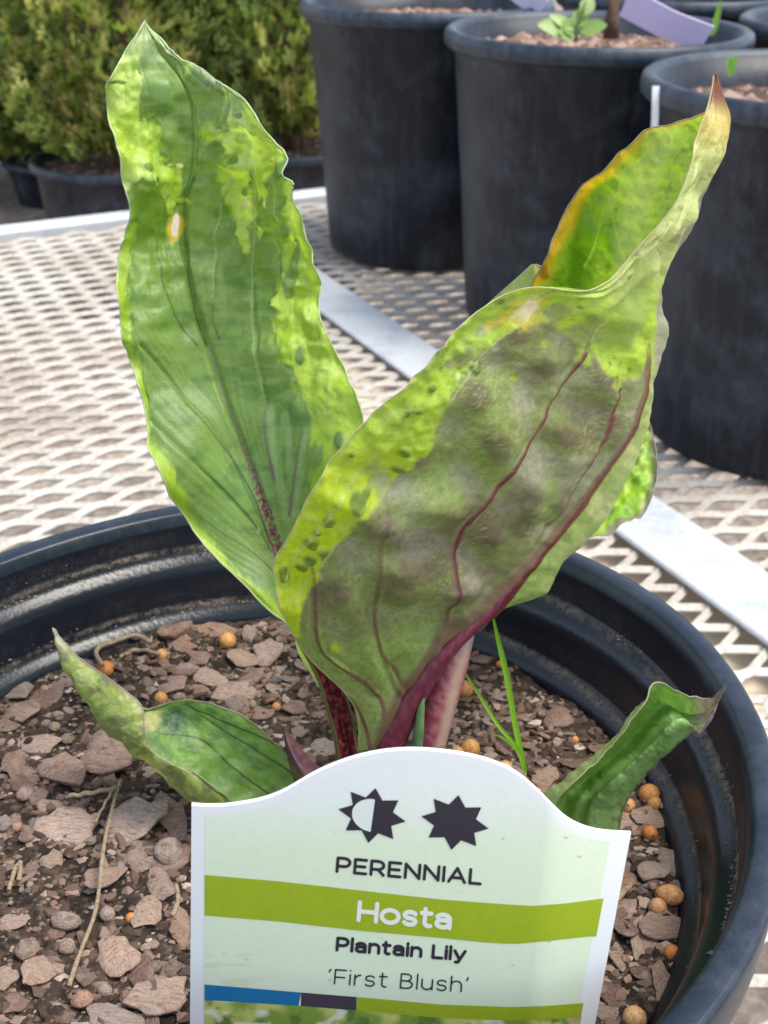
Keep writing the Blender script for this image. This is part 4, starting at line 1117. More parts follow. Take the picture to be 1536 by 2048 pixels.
# outer side right of the midrib
rs = (uu >= 1.0)
outer = base_col(x.shape, srgb(166, 182, 108)); outer = mixc(outer, srgb(196, 200, 140), sstep(.45, .7, nz(50, 47)) * .8); outer = mixc(outer, srgb(120, 140, 80), sstep(.55, .75, nz(18, 48)) * .5)
outer = mixc(outer, srgb(150, 140, 140), sstep(820, 700, y) * .7)
m2 = (rs * (1 - mr) * sstep(1.0, 1.05, uu))
col = mixc(col, 0, 0) * (1 - m2[..., None]) + outer * m2[..., None]
tipm = sstep(.915, .965, vv)
col = mixc(col, srgb(216, 180, 96), sstep(.84, .92, vv) * .7)
col = mixc(col, srgb(118, 54, 32), tipm * .95)
col = mixc(col, srgb(204, 196, 140), (1 - sstep(.0, .02, uu)) * .5)
# inner (upper) side
inner = base_col(x.shape, srgb(164, 196, 66))
inner = mixc(inner, srgb(128, 172, 34), sstep(.42, .66, nz(80, 50)) * sstep(330, 430, y))
inner = mixc(inner, srgb(166, 196, 92), sstep(.42, .66, nz(70, 51)) * sstep(520, 300, y))
inner = mixc(inner, srgb(92, 120, 50), sstep(.60, .74, nz(15, 52)) * .5)
dR, _ = dist_poly(x, y, [(r[3][0], r[3][1]) for r in B])
yel = sstep(38, 12, dR + 30 * (nz(40, 53) - .5)) * rs * sstep(1330, 1180, x * 1. + 0)
inner = line(inner, x, y, [(1215, 370), (1180, 420), (1165, 480), (1160, 570)], 16, 22, srgb(96, 140, 26), .5, .8, 16, 6)  # shade of the crease painted in as a dark green stripe
inner = line(inner, x, y, [(1330, 260), (1290, 360), (1265, 450), (1255, 530)], 24, 20, srgb(188, 206, 122), .6, .6, 24, 6)  # lighter side of the curl, its shading painted in as a pale streak
inner = mixc(inner, srgb(242, 196, 52), yel * .92)
edg = sstep(14, 3, dR + 14 * (nz(20, 54) - .5)) * rs
inner = mixc(inner, srgb(226, 160, 70), edg * .6)
inner = mixc(inner, srgb(150, 84, 40), blob(x, y, 1085, 545, 10, 18, 0, .4, .4, 3) * rs * .7)
inner = mixc(inner, srgb(190, 110, 50), tipm * .8)
for pts in ([(1165, 545), (1185, 500), (1200, 445)], [(1250, 520), (1230, 460), (1215, 400)]):
    inner = line(inner, x, y, pts, 1.6, 1.2, srgb(196, 214, 120), .7, .3, 1.2, 2)
# relief
Nn = grid_normals(G)
ampB = sstep(.02, .2, vv) * (1 - .9 * sstep(.80, .97, vv))
h = .0050 * (nz(105, 55, .62, 1.25, 2) - .5) * front * sstep(1.0, .86, uu) * sstep(0, .08, uu) * ampB
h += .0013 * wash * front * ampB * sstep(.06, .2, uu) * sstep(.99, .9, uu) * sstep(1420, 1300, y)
h += .0008 * (nz(34, 56, .8, 1.2, 3) - .5) * ampB
h += .0007 * spm * ampB + .0016 * (nz(22, 57, 1, 1, 2) - .5) * (1 - mask) * front * ampB * sstep(560, 760, y) * .8
for pts in ([(630, 1156), (633, 1245), (646, 1307), (703, 1349), (755, 1391)], [(771, 1031), (758, 1156), (763, 1302), (802, 1385)], [(1177, 704), (1054, 886), (942, 1030), (911, 1104), (901, 1250), (859, 1323)], [(1243, 795), (1182, 928), (1102, 1050)]):
    d, _ = dist_poly(x, y, pts); h += (-.0007 * np.exp(-(d / 16.) ** 2) + .0007 * np.exp(-(d / 4.5) ** 2)) * front
h += .0011 * np.clip(1 - (md / (wm * 1.1 + 1)) ** 2, 0, 1) * (uu < 1.3) * sstep(.2, .6, mt)
h += .0016 * (2 * vnoise(vv * 17, 0 * vv, 8) - 1) * sstep(1.04, 1.14, uu) * (1 - sstep(1.14, 1.4, uu)) * ampB * .8
d, _ = dist_poly(x, y, [(1215, 370), (1180, 420), (1165, 480), (1160, 570)]); h += .0022 * np.exp(-(d / 26.) ** 2) * rs
h += .0030 * (nz(46, 58, 1, 1, 3) - .5) * sstep(1.3, 1.6, uu) * ampB
h += .0012 * np.sin(vv * 46 + 1) * sstep(1.8, 2.05, uu) * ampB
h += .0008 * np.sin(vv * 40) * (1 - sstep(0, .12, uu)) * ampB
G = G + Nn * h[..., None]
G = ripple(G, .0011, .011, 9)
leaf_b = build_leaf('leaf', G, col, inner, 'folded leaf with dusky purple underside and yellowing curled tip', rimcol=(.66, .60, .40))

# --- third leaf, behind the folded one
C_L = [(850, 1290), (830, 1230), (820, 1150), (815, 1060), (820, 960), (840, 860), (880, 750), (930, 660), (985, 600), (1030, 560), (1066, 528)]
C_R = [(905, 1290), (985, 1230), (1110, 1110), (1225, 1060), (1292, 1018), (1314, 945), (1300, 850), (1255, 740), (1190, 640), (1120, 560), (1070, 528)]
rows = []
for i, (L, Rt) in enumerate(zip(C_L, C_R)):
    t = i / 10; k = math.sin(math.pi * min(1, t + .03)) ** .7; y0 = .212 + .058 * min(1, t * 1.6) - .010 * t
    rows.append([(*L, y0 - .008 * k), ((L[0] * .6 + Rt[0] * .4), (L[1] * .6 + Rt[1] * .4), y0 + .002), (L[0] * .3 + Rt[0] * .7, L[1] * .3 + Rt[1] * .7, y0), (*Rt, y0 - .006 * k)])
G = sheet(rows, 260, 140)
nr, nc = G.shape[:2]; x, y, _ = proj(G)
uu = np.broadcast_to(np.linspace(0, 1, nc)[None], (nr, nc)); vv = np.broadcast_to(np.linspace(0, 1, nr)[:, None], (nr, nc))
col = base_col(x.shape, srgb(146, 192, 62)); col = mixc(col, srgb(182, 220, 70), sstep(.4, .6, nz(40, 60))); col = mixc(col, srgb(112, 152, 76), sstep(.52, .66, nz(24, 61, 1.3, .8)) * .85); col = mixc(col, srgb(176, 202, 96), sstep(.55, .7, nz(18, 62)) * sstep(.7, .9, uu))
dR, _ = dist_poly(x, y, C_R); col = mixc(col, srgb(142, 134, 128), sstep(12, 3, dR + 6 * (nz(9, 63) - .5)) * .85)
col = mixc(col, srgb(176, 184, 140), sstep(660, 580, y) * .8)
line1 = [(1290, 850), (1262, 900), (1235, 980), (1190, 1040)]
col = line(col, x, y, line1, 4, 3, srgb(84, 120, 60), .8, .6, 3)
h = .0030 * (nz(20, 64, 1, 1, 2) - .5) * sstep(.02, .2, vv) * sstep(.75, .5, vv) + .0009 * np.sin(vv * 60) * sstep(.85, 1, uu) * sstep(.75, .5, vv)
h -= .0008 * np.exp(-(dist_poly(x, y, line1)[0] / 8) ** 2)
G = G + grid_normals(G) * h[..., None]
leaf_c = build_leaf('leaf', G, col, mixc(col, srgb(160, 176, 120), .6), 'leaf mostly hidden behind the folded one, lime lobe showing', rimcol=(.40, .36, .36))

# --- low leaf on the left, rolled towards its tip
D = [((660, 1570, .203), (610, 1700, .190), (590, 1660, .186)), ((600, 1538, .2035), (455, 1655, .190), (480, 1612, .186)), ((520, 1458, .2055), (352, 1578, .192), (390, 1546, .1885)), ((430, 1409, .2075), (292, 1527, .194), (318, 1506, .1905)),
     ((352, 1403, .2085), (236, 1486, .196), (289, 1460, .193)), ((304, 1418, .2085), (196, 1437, .1985), (284, 1414, .196)), ((266, 1402, .208), (165, 1394, .201), (240, 1374, .199)), ((186, 1340, .209), (131, 1340, .205), (180, 1329, .204)), ((140, 1303, .2105), (113, 1298, .208), (140, 1297, .2085)), ((107, 1258, .2115), (105, 1255, .211), (106, 1256, .2115))]
rows = []
for i, (R2, K, Fm) in enumerate(D):
    t = i / 9; k = math.sin(math.pi * min(1, t + .12)) if t < .85 else .3
    L3 = lambda a, b, f, dy=0, dp=0: (a[0] + (b[0] - a[0]) * f, a[1] + (b[1] - a[1]) * f + dp, a[2] + (b[2] - a[2]) * f + dy)
    rows.append([R2, L3(R2, K, .3, .003 * k), L3(R2, K, .7, .003 * k, 3), K, L3(K, Fm, .5, -.0022 * k), Fm])
G = sheet(rows, 240, 150, np.array([0, .35, .75, 1.1, 1.4, 1.7]))
nr, nc = G.shape[:2]; x, y, _ = proj(G)
uu = np.broadcast_to(np.linspace(0, 1.7, nc)[None], (nr, nc)); vv = np.broadcast_to(np.linspace(0, 1, nr)[:, None], (nr, nc))
out_ = base_col(x.shape, srgb(150, 164, 84)); out_ = mixc(out_, srgb(176, 184, 116), sstep(.4, .65, nz(40, 70))); out_ = mixc(out_, srgb(112, 116, 78), sstep(.52, .68, nz(26, 71, 1, 1.5)) * .75)
out_ = mixc(out_, srgb(192, 178, 160), sstep(1330, 1262, y) * .8); out_ = mixc(out_, srgb(150, 124, 120), sstep(.93, 1, uu / 1.7) * .7 * sstep(330, 240, x))
out_ = line(out_, x, y, [(385, 1546), (440, 1590), (475, 1625)], 2, 2, srgb(84, 90, 50), .8, .8, 1.2)
in_ = base_col(x.shape, srgb(108, 158, 60)); in_ = mixc(in_, srgb(124, 172, 64), sstep(.45, .68, nz(50, 72))); in_ = mixc(in_, srgb(70, 116, 66), sstep(.5, .68, nz(30, 73)) * .7); in_ = mixc(in_, srgb(140, 150, 70), sstep(.06, 0, uu / 1.7) * .7); in_ = mixc(in_, srgb(158, 184, 118), .28)
for pts in ([(320, 1468), (380, 1472), (420, 1490), (460, 1530), (540, 1590)], [(400, 1430), (470, 1475), (530, 1510), (600, 1555)], [(370, 1410), (440, 1440), (560, 1490)]):
    in_ = line(in_, x, y, pts, 1.8, 1.8, srgb(64, 66, 40), .8, .8, 1.2, 3)
in_ = mixc(in_, srgb(70, 104, 78), blob(x, y, 345, 1440, 26, 24, .2, .5, .3, 3) * .8); in_ = mixc(in_, srgb(200, 196, 130), blob(x, y, 305, 1440, 16, 26, .2, .5, .3, 4) * .8)
h = .0022 * (nz(44, 74, 1, 1, 2) - .5) * sstep(1, .7, vv) + .0007 * (nz(14, 75) - .5)
G = G + grid_normals(G) * h[..., None]
leaf_d = build_leaf('leaf', G, out_, in_, 'low leaf on the left with a pale rolled tip', rimcol=(.48, .42, .36))

# --- low leaf on the right, a twisted trough
E_ = [((1238, 1700, .186), (1060, 1690, .178), (1090, 1680, .171)), ((1246, 1622, .1865), (1072, 1606, .178), (1118, 1598, .1705)), ((1270, 1576, .187), (1122, 1560, .179), (1160, 1552, .1718)), ((1310, 1531, .1865), (1188, 1510, .180), (1212, 1503, .174)),
      ((1346, 1496, .1855), (1240, 1458, .181), (1257, 1449, .1755)), ((1376, 1468, .184), (1281, 1409, .182), (1291, 1400, .1775)), ((1394, 1463, .1825), (1322, 1396, .1845), (1312, 1367, .1805)), ((1402, 1466, .181), (1372, 1424, .1850), (1366, 1386, .1820)), ((1424, 1430, .1805), (1424, 1410, .1825), (1416, 1399, .1815)), ((1452, 1370, .180), (1453, 1368, .180), (1452, 1367, .180))]
rows = []
for i, (R2, K, Fm) in enumerate(E_):
    t = i / 9; k = math.sin(math.pi * min(1, t + .2)) if t < .8 else .2
    rows.append([R2, L3(R2, K, .30, -.0046 * k), L3(R2, K, .58, .0012 * k), L3(R2, K, .82, .0042 * k), K, L3(K, Fm, .5, -.0006 * k), Fm])
G = sheet(rows, 220, 150, np.array([0, .28, .55, .82, 1.0, 1.15, 1.3]))
nr, nc = G.shape[:2]; x, y, _ = proj(G)
uu = np.broadcast_to(np.linspace(0, 1.3, nc)[None], (nr, nc)); vv = np.broadcast_to(np.linspace(0, 1, nr)[:, None], (nr, nc))
out_ = base_col(x.shape, srgb(148, 176, 92)); out_ = mixc(out_, srgb(170, 190, 120), sstep(.4, .65, nz(30, 80))); out_ = mixc(out_, srgb(150, 136, 136), sstep(1460, 1380, y) * .6)
in_ = base_col(x.shape, srgb(98, 152, 46)); in_ = mixc(in_, srgb(134, 184, 84), sstep(.45, .68, nz(34, 81))); in_ = mixc(in_, srgb(150, 190, 122), sstep(.50, .18, uu / 1.3) * .8); in_ = mixc(in_, srgb(80, 130, 36), sstep(.5, .66, nz(40, 82)) * .6)
in_ = mixc(in_, srgb(158, 190, 118), .28); out_ = mixc(out_, srgb(190, 200, 150), .3)
mau = srgb(176, 150, 158)
tip_m = sstep(1370, 1412, x + 14 * (nz(20, 83) - .5)); in_ = mixc(in_, mau, tip_m * .85); out_ = mixc(out_, mau, tip_m * .85)
in_ = mixc(in_, srgb(120, 100, 96), sstep(.03, 0, uu / 1.3) * .8)
h = .0008 * (nz(34, 84, 1, 1, 2) - .5) * sstep(1, .8, vv) + .0006 * (nz(12, 85) - .5)
h += .0018 * np.exp(-((uu - .42) / .05) ** 2) * sstep(.95, .5, vv) * sstep(0, .1, vv)
G = G + grid_normals(G) * h[..., None]
leaf_e = build_leaf('leaf', G, out_, in_, 'low twisted leaf on the right with a mauve tip', rimcol=(.40, .34, .34))

# --- small purple sheath at the base
rows = [[(600, 1600, .193), (625, 1600, .190), (668, 1600, .193)], [(584, 1545, .193), (612, 1560, .1885), (660, 1560, .192)], [(574, 1505, .193), (592, 1520, .190), (622, 1520, .193)], [(569, 1475, .1935), (577, 1484, .1925), (590, 1482, .194)], [(567, 1458, .194), (568, 1459, .1938), (569, 1460, .194)]]
G = sheet(rows, 70, 40); x, y, _ = proj(G)
col = base_col(x.shape, srgb(104, 66, 78)); col = mixc(col, srgb(130, 92, 96), sstep(.4, .7, nz(20, 88))); col = mixc(col, srgb(110, 116, 66), sstep(1520, 1580, y) * .6)
build_leaf('sheath', G, col, col, 'small purple pointed sheath beside the label', rimcol=(.2, .12, .14))

# --- stalks
def stem(name, pts, radii, colf, n=20, flat=None, label=None, parent=None):
    P = spline([at(*p) for p in pts], 70); rad = np.interp(np.linspace(0, 1, 70), np.linspace(0, 1, len(radii)), radii)
    V, Fc = tube(P, rad, n)
    x, y, _ = proj(V)
    c = colf(x, y, np.tile(np.arange(n) / n, 70))
    o = mesh_obj(name, V, Fc, M['stem'], parent or hosta, c)
    if label: o['label'] = label
    return o
def purple(x, y, a):
    c = base_col(x.shape, srgb(98, 34, 52)); c = mixc(c, srgb(126, 60, 76), sstep(.46, .62, fbm(x / 3, y / 4, 3)) * .7); return c
base3 = lambda p: (p[0], p[1], p[2])
# stalk of the hidden leaf: pinkish, right
def pink(x, y, a):
    c = base_col(x.shape, srgb(138, 62, 82)); c = mixc(c, srgb(172, 112, 120), sstep(.45, .62, fbm(x / 4, y / 6, 13)) * .7)
    d, _ = dist_poly(x, y, [(942, 1270), (915, 1350), (880, 1500)])
    return mixc(c, srgb(184, 164, 140), sstep(16, 4, d) * .7)
stem('petiole', [(868, 1560, .2015), (858, 1500, .2025), (876, 1420, .2045), (900, 1330, .2075), (915, 1270, .2110), (930, 1220, .2150)], [.0036, .0036, .0036, .0038, .0036, .003], pink, parent=leaf_c)
# heavy stalk of the folded leaf: a channel ridge continuing its midrib
stem('petiole', [(742, 1600, .1990), (762, 1530, .1985), (788, 1465, .1985), (824, 1396, .1992), (866, 1334, .1998), (916, 1278, .2008), (968, 1232, .2020), (1027, 1166, .2038), (1085, 1102, .2064)], [.0036, .0036, .0033, .0028, .0022, .0017, .0013, .0009, .0003], purple, parent=leaf_b)
# stalk of the tall leaf: open channel, red inside, green rims
rows = []
for (lx, ly, rx, ry, Y) in ((672, 1600, 730, 1600, .1960), (672, 1500, 716, 1502, .1965), (656, 1430, 706, 1440, .1985), (640, 1372, 690, 1385, .2005), (618, 1325, 672, 1345, .2025), (596, 1285, 650, 1310, .2040), (580, 1258, 632, 1262, .2050)):
    mx, my = (lx + rx) / 2, (ly + ry) / 2
    rows.append([(lx - 2, ly, Y), (lx + 4, ly, Y - .0024), (lx + 14, ly + 1, Y - .0012), (mx, my, Y + .0002), (rx - 12, ry - 1, Y - .0012), (rx - 3, ry, Y - .0024), (rx + 2, ry, Y)])
G = sheet(rows, 150, 70); x, y, _ = proj(G)
nr, nc = G.shape[:2]; uu = np.broadcast_to(np.linspace(0, 1, nc)[None], (nr, nc))
col = base_col(x.shape, srgb(108, 34, 48)); worm = sstep(.52, .60, vnoise(x / 4., y / 6., 6)); col = mixc(col, srgb(164, 92, 96), worm * .75)
rimm = np.maximum(sstep(.24, .16, uu), sstep(.80, .88, uu)); col = mixc(col, srgb(116, 124, 62), rimm * .9)
col = mixc(col, srgb(70, 36, 40), np.exp(-((uu - .22) / .025) ** 2) * .8); col = mixc(col, srgb(70, 36, 40), np.exp(-((uu - .82) / .025) ** 2) * .8)
o = build_leaf('petiole', G, col, mixc(col, srgb(120, 110, 70), .5), 'red channelled leaf stalk with green rims', rim_sides=(), parent=leaf_a)
# little green shoot between the stalks
stem('shoot', [(836, 1560, .1965), (834, 1500, .1962), (838, 1455, .1962), (842, 1420, .1965), (848, 1398, .1968)], [.0012, .0012, .0011, .0008, .0002], lambda x, y, a: mixc(base_col(x.shape, srgb(112, 142, 92)), srgb(80, 110, 70), vnoise(x / 5, y / 9, 4)), 10)
stem('petiole', [(752, 1600, .195), (600, 1690, .191), (590, 1680, .191)], [.003, .003, .0022], lambda x, y, a: base_col(x.shape, srgb(130, 150, 84)), parent=leaf_d)
stem('petiole', [(790, 1600, .196), (960, 1690, .188), (1110, 1690, .180)], [.0034, .0032, .0022], lambda x, y, a: base_col(x.shape, srgb(130, 150, 84)), parent=leaf_e)

# grass weed beside the plant
grass('grass_weed', [([(1054, 1575, .2105), (1046, 1530, .2125), (1030, 1450, .2165), (1012, 1350, .2205), (996, 1280, .2230), (984, 1225, .2240)], .00135), ([(1052, 1570, .2105), (1036, 1500, .2130), (1000, 1455, .2150), (965, 1400, .2180), (915, 1325, .2210)], .0009), ([(1036, 1505, .2125), (1010, 1478, .2130), (985, 1468, .2135)], .0005)],
      'thin bright grass weed growing right of the hosta', 'grass', .2105, srgb(124, 176, 44))
# ------------------------------------------------------------------ the printed plant label
TAG_Y = .1300
XC = at(1075, 1800, TAG_Y)[0]
def tag_depth(X):
    d = X - XC
    return TAG_Y + np.where(d > 0, .30 * (np.sqrt(d * d + .0025 ** 2) - .0025), 0) + np.where(d < 0, .06 * d * d / .05, 0)
def on_tag(px, py, lift=0.0):
    px, py = np.broadcast_arrays(np.asarray(px, float), np.asarray(py, float))
    u, v = (px - 768) / F_PX, (1024 - py) / F_PX
    Yv = np.full(px.shape, TAG_Y)
    for _ in range(12):
        Yv = tag_depth(Yv / (CP + v * SP) * u) - lift
    t = Yv / (CP + v * SP)
    return np.stack([t * u, Yv, CAM_H + t * (-SP + v * CP)], -1)
top_pts = np.array([(383, 1611), (430, 1613), (480, 1608), (530, 1597), (575, 1577), (620, 1549), (680, 1522), (740, 1506), (800, 1500), (860, 1503), (920, 1512), (970, 1526), (1010, 1544), (1050, 1572), (1090, 1607), (1130, 1639), (1170, 1657), (1210, 1665), (1262, 1668)], float)
def smooth_top(x):
    return np.interp(x, *spline(top_pts, 400).T)
def xl(y): return 383 - (y - 1612) * 3 / 436
def xr(y): return 1262 - (y - 1668) * 72 / 380
white_p = plain('label_plastic', (.76, .78, .78), .36, .45)
label_o = tag(empty('plant_tag', on_tag(790, 2190)), 'white and mint printed plant label standing in front of the hosta', 'plant tag')
NS, NTt = 140, 60
s = np.linspace(0, 1, NS)
def tag_grid(inl, inr, intop, ybot, lift, ns=NS, nt=NTt):
    s = np.linspace(0, 1, ns)
    xt = (383 + inl) + s * (1262 - inr - 383 - inl)
    yt = smooth_top(np.clip(xt, 383, 1262)) + intop
    t = np.linspace(0, 1, nt)[:, None]
    yy = yt[None] + t * (ybot - yt[None])
    xx = (xl(yy) + inl) + s[None] * (xr(yy) - inr - xl(yy) - inl)
    return xx, yy, on_tag(xx, yy, lift)
xx, yy, Fg = tag_grid(0, 0, 0, 2225, 0)
th_ = .0006
Bk = on_tag(xx, yy, -th_) + np.array([0, 0, 0])
Bk = Fg + np.array([0, th_ * .9, th_ * .15])
Vt = np.concatenate([Fg[::-1].reshape(-1, 3), Bk[::-1].reshape(-1, 3)])
n0 = NS * NTt
Ft = grid_faces(NTt, NS).tolist() + [f[::-1] for f in (grid_faces(NTt, NS) + n0).tolist()]
ring = [i for i in range(NS)] + [r * NS + NS - 1 for r in range(1, NTt)] + [(NTt - 1) * NS + c for c in range(NS - 2, -1, -1)] + [r * NS for r in range(NTt - 2, 0, -1)]
Ft += [[ring[i], ring[i] + n0, ring[(i + 1) % len(ring)] + n0, ring[(i + 1) % len(ring)]] for i in range(len(ring))]
mesh_obj('panel', Vt, Ft, white_p, label_o, smooth=False)
def ink(name, rough=.42, emboss=True):
    t = NT(name)
    ca = t.n('ShaderNodeVertexColor'); ca.layer_name = 'Col'
    t.base(ca.outputs[0]); t.rough(rough, .4)
    if emboss:
        w = t.n('ShaderNodeTexWave'); w.inputs['Scale'].default_value = 900; w.inputs['Distortion'].default_value = 3; w.inputs['Detail'].default_value = 1
        t.l(t.coord(), w.inputs['Vector']); t.bump(w.outputs[1], .12, .0002)
    return t.m
M['ink'] = ink('printed_ink'); M['ink_flat'] = ink('printed_tint', .4, False)
def print_grid(name, xx, yy, lift, colr, mat='ink', label=None):
    nt, ns = xx.shape
    P = on_tag(xx, yy, lift)[::-1]
    c = np.broadcast_to(colr, xx.shape + (3,))[::-1]
    o = mesh_obj(name, P.reshape(-1, 3), grid_faces(nt, ns), M[mat], label_o, c.reshape(-1, 3))
    if label: o['label'] = label
    return o
# mint field
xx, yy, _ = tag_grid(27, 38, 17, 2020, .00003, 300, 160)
c = base_col(xx.shape, (.66, .755, .56)); c = mixc(c, (.73, .775, .75), sstep(1720, 1560, yy)); c = c * (.97 + .06 * fbm(xx / 9, yy / 9, 4)[..., None])  # paler towards the top: white gloss put into the printed tint
stn = sstep(.56, .70, fbm(xx / 70, yy / 10, 71, 3)) * sstep(1850, 1930, yy) * sstep(620, 440, xx); c = mixc(c, (.60, .60, .40), stn * .6)
c = mixc(c, (.50, .53, .44), sstep(.74, .84, fbm(xx / 14, yy / 7, 75, 3)) * .2)
for q_ in range(12):
    c = mixc(c, (.30, .28, .24), blob(xx, yy, 430 + 760 * rng.random(), 1620 + 380 * rng.random(), 1.5 + 3 * rng.random(), 1 + 2 * rng.random(), 0, .5, .3, q_) * .6)
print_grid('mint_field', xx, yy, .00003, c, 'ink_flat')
def strip(name, top, bot, lift, colr, x0, x1, n=90, m=6, label=None, tilt=True):
    px = np.linspace(x0, x1, n)
    yt, yb = np.interp(px, *np.array(top, float).T), np.interp(px, *np.array(bot, float).T)
    t = np.linspace(0, 1, m)[:, None]
    yy = yt[None] + t * (yb - yt)[None]
    k = np.linspace(0, 1, n)[None]
    xx = np.broadcast_to(px[None], yy.shape) - (k * .19 * (yy - yt[None])) * (1 if tilt else 0)
    c = np.broadcast_to(np.asarray(colr, float), xx.shape + (3,)) * (.93 + .14 * fbm(xx / 6, yy / 6, 5)[..., None])
    return print_grid(name, xx, yy, lift, c, 'ink', label)
LIME = (.31, .41, .02)
lt = [(409, 1750), (560, 1763), (720, 1781), (880, 1799), (1000, 1808), (1065, 1812), (1130, 1807), (1207, 1797)]
lb = [(409, 1831), (560, 1843), (720, 1861), (880, 1875), (980, 1885), (1040, 1888), (1110, 1882), (1190, 1873)]
lime_band = strip('lime_band', lt, lb, .00006, LIME, 409, 1207)
strip('blue_bar', [(409, 1969), (602, 1985)], [(409, 2000), (602, 2012)], .00006, (.006, .16, .36), 409, 602, 40)
strip('dark_bar', [(602, 1985), (713, 1994)], [(602, 2012), (713, 2021)], .00006, (.055, .045, .068), 602, 712.5, 30, tilt=False)
strip('lime_bar', [(713, 1994), (880, 2009), (1020, 2014), (1090, 2012), (1167, 2006)], [(713, 2021), (880, 2036), (1010, 2041), (1080, 2040), (1166, 2034)], .00006, LIME, 713, 1167, 60)
# the picture printed at the foot
px = np.linspace(409, 1163, 150); yt = np.interp(px, [409, 602, 713, 880, 1010, 1080, 1166], [2000, 2012, 2021, 2036, 2041, 2040, 2034])
yy = yt[None] + np.linspace(0, 1, 40)[:, None] * (2150 - yt)[None]
xx = np.broadcast_to(px[None], yy.shape) - (yy - yt[None]) * .19 * np.linspace(0, 1, 150)[None]
n1, n2 = fbm(xx / 60, yy / 50, 9, 4), fbm(xx / 28, yy / 24, 19, 4)
c = base_col(xx.shape, (.20, .32, .05)); c = mixc(c, (.50, .55, .15), sstep(.42, .6, n1)); c = mixc(c, (.10, .20, .04), sstep(.52, .66, n2)); c = mixc(c, (.72, .74, .62), sstep(.60, .72, fbm(xx / 40, yy / 25, 29, 3)) * .8); c = mixc(c, (.42, .26, .2), sstep(1120, 1150, xx) * .6)
print_grid('picture', xx, yy, .00006, c)

# --- lettering: drawn strokes, meshed by marching squares
def arc(cx, cy, rx, ry, a0, a1, n=10):
    return [(cx + rx * math.cos(R_(a0 + (a1 - a0) * i / n)), cy + ry * math.sin(R_(a0 + (a1 - a0) * i / n))) for i in range(n + 1)]
XH = .72
GL = {
    'P': (.62, [[(0, 0), (0, 1), (.33, 1)] + arc(.33, .70, .29, .30, 90, -90)[1:] + [(0, .40)]]),
    'E': (.56, [[(.56, 1), (0, 1), (0, 0), (.57, 0)], [(0, .5), (.50, .5)]]),
    'R': (.64, [[(0, 0), (0, 1), (.34, 1)] + arc(.34, .70, .28, .30, 90, -90)[1:] + [(0, .40)], [(.34, .40), (.63, 0)]]),
    'N': (.70, [[(0, 0), (0, 1), (.70, 0), (.70, 1)]]), 'I': (.0, [[(0, 0), (0, 1)]]),
    'A': (.80, [[(0, 0), (.40, 1), (.80, 0)], [(.14, .30), (.66, .30)]]), 'L': (.52, [[(0, 1), (0, 0), (.53, 0)]]),
    'H': (.70, [[(0, 0), (0, 1)], [(.70, 0), (.70, 1)], [(0, .5), (.70, .5)]]),
    'F': (.54, [[(.56, 1), (0, 1), (0, 0)], [(0, .48), (.50, .48)]]),
    'B': (.60, [[(0, .52), (.32, .52)] + arc(.32, .26, .28, .26, 90, -90)[1:] + [(0, 0), (0, 1), (.29, 1)] + arc(.29, .76, .24, .24, 90, -90)[1:]]),
    'o': (.68, [arc(.34, XH / 2, .34, XH / 2, 0, 360, 24)]),
    's': (.48, [arc(.25, XH * .745, .22, XH * .245, 25, 90, 5) + arc(.22, XH * .745, .20, XH * .245, 90, 250, 8)[1:] + arc(.26, XH * .25, .21, XH * .25, 70, -90, 8) + arc(.24, XH * .25, .24, XH * .25, -90, -155, 5)[1:]]),
    't': (.40, [[(.14, .96), (.14, .18)] + arc(.31, .18, .17, .18, 180, 290, 6)[1:], [(0, XH), (.39, XH)]]),
    'a': (.54, [arc(.26, XH * .66, .27, XH * .34, 155, 0, 10) + [(.53, 0)], arc(.26, XH * .29, .26, XH * .29, 60, 330, 12), [(.36, XH * .58), (.53, XH * .56)], [(.45, XH * .14), (.53, XH * .28)]]),
    'l': (.0, [[(0, 0), (0, 1.04)]]), 'i': (.0, [[(0, 0), (0, XH)], [(0, .98), (0, 1.0)]]),
    'n': (.54, [[(0, 0), (0, XH)], [(0, XH * .55)] + arc(.27, XH * .58, .27, XH * .42, 180, 0, 10) + [(.54, 0)]]),
    'h': (.54, [[(0, 0), (0, 1.04)], [(0, XH * .55)] + arc(.27, XH * .58, .27, XH * .42, 180, 0, 10) + [(.54, 0)]]),
    'u': (.54, [[(0, XH), (0, XH * .42)] + arc(.27, XH * .42, .27, XH * .42, 180, 360, 10) + [(.54, XH)], [(.54, XH), (.54, 0)]]),
    'r': (.30, [[(0, 0), (0, XH)], [(0, XH * .5)] + arc(.30, XH * .52, .30, XH * .48, 180, 92, 6)]),
    'y': (.60, [[(0, XH), (.31, 0)], [(.60, XH), (.27, -.12)] + arc(.14, -.12, .13, .13, 0, -120, 5)]),
    '(': (.06, [[(.07, 1.0), (.0, .90), (.02, .83)]]), ')': (.06, [[(.05, 1.02), (.06, .93), (0, .82)]]), ' ': (.22, [])}
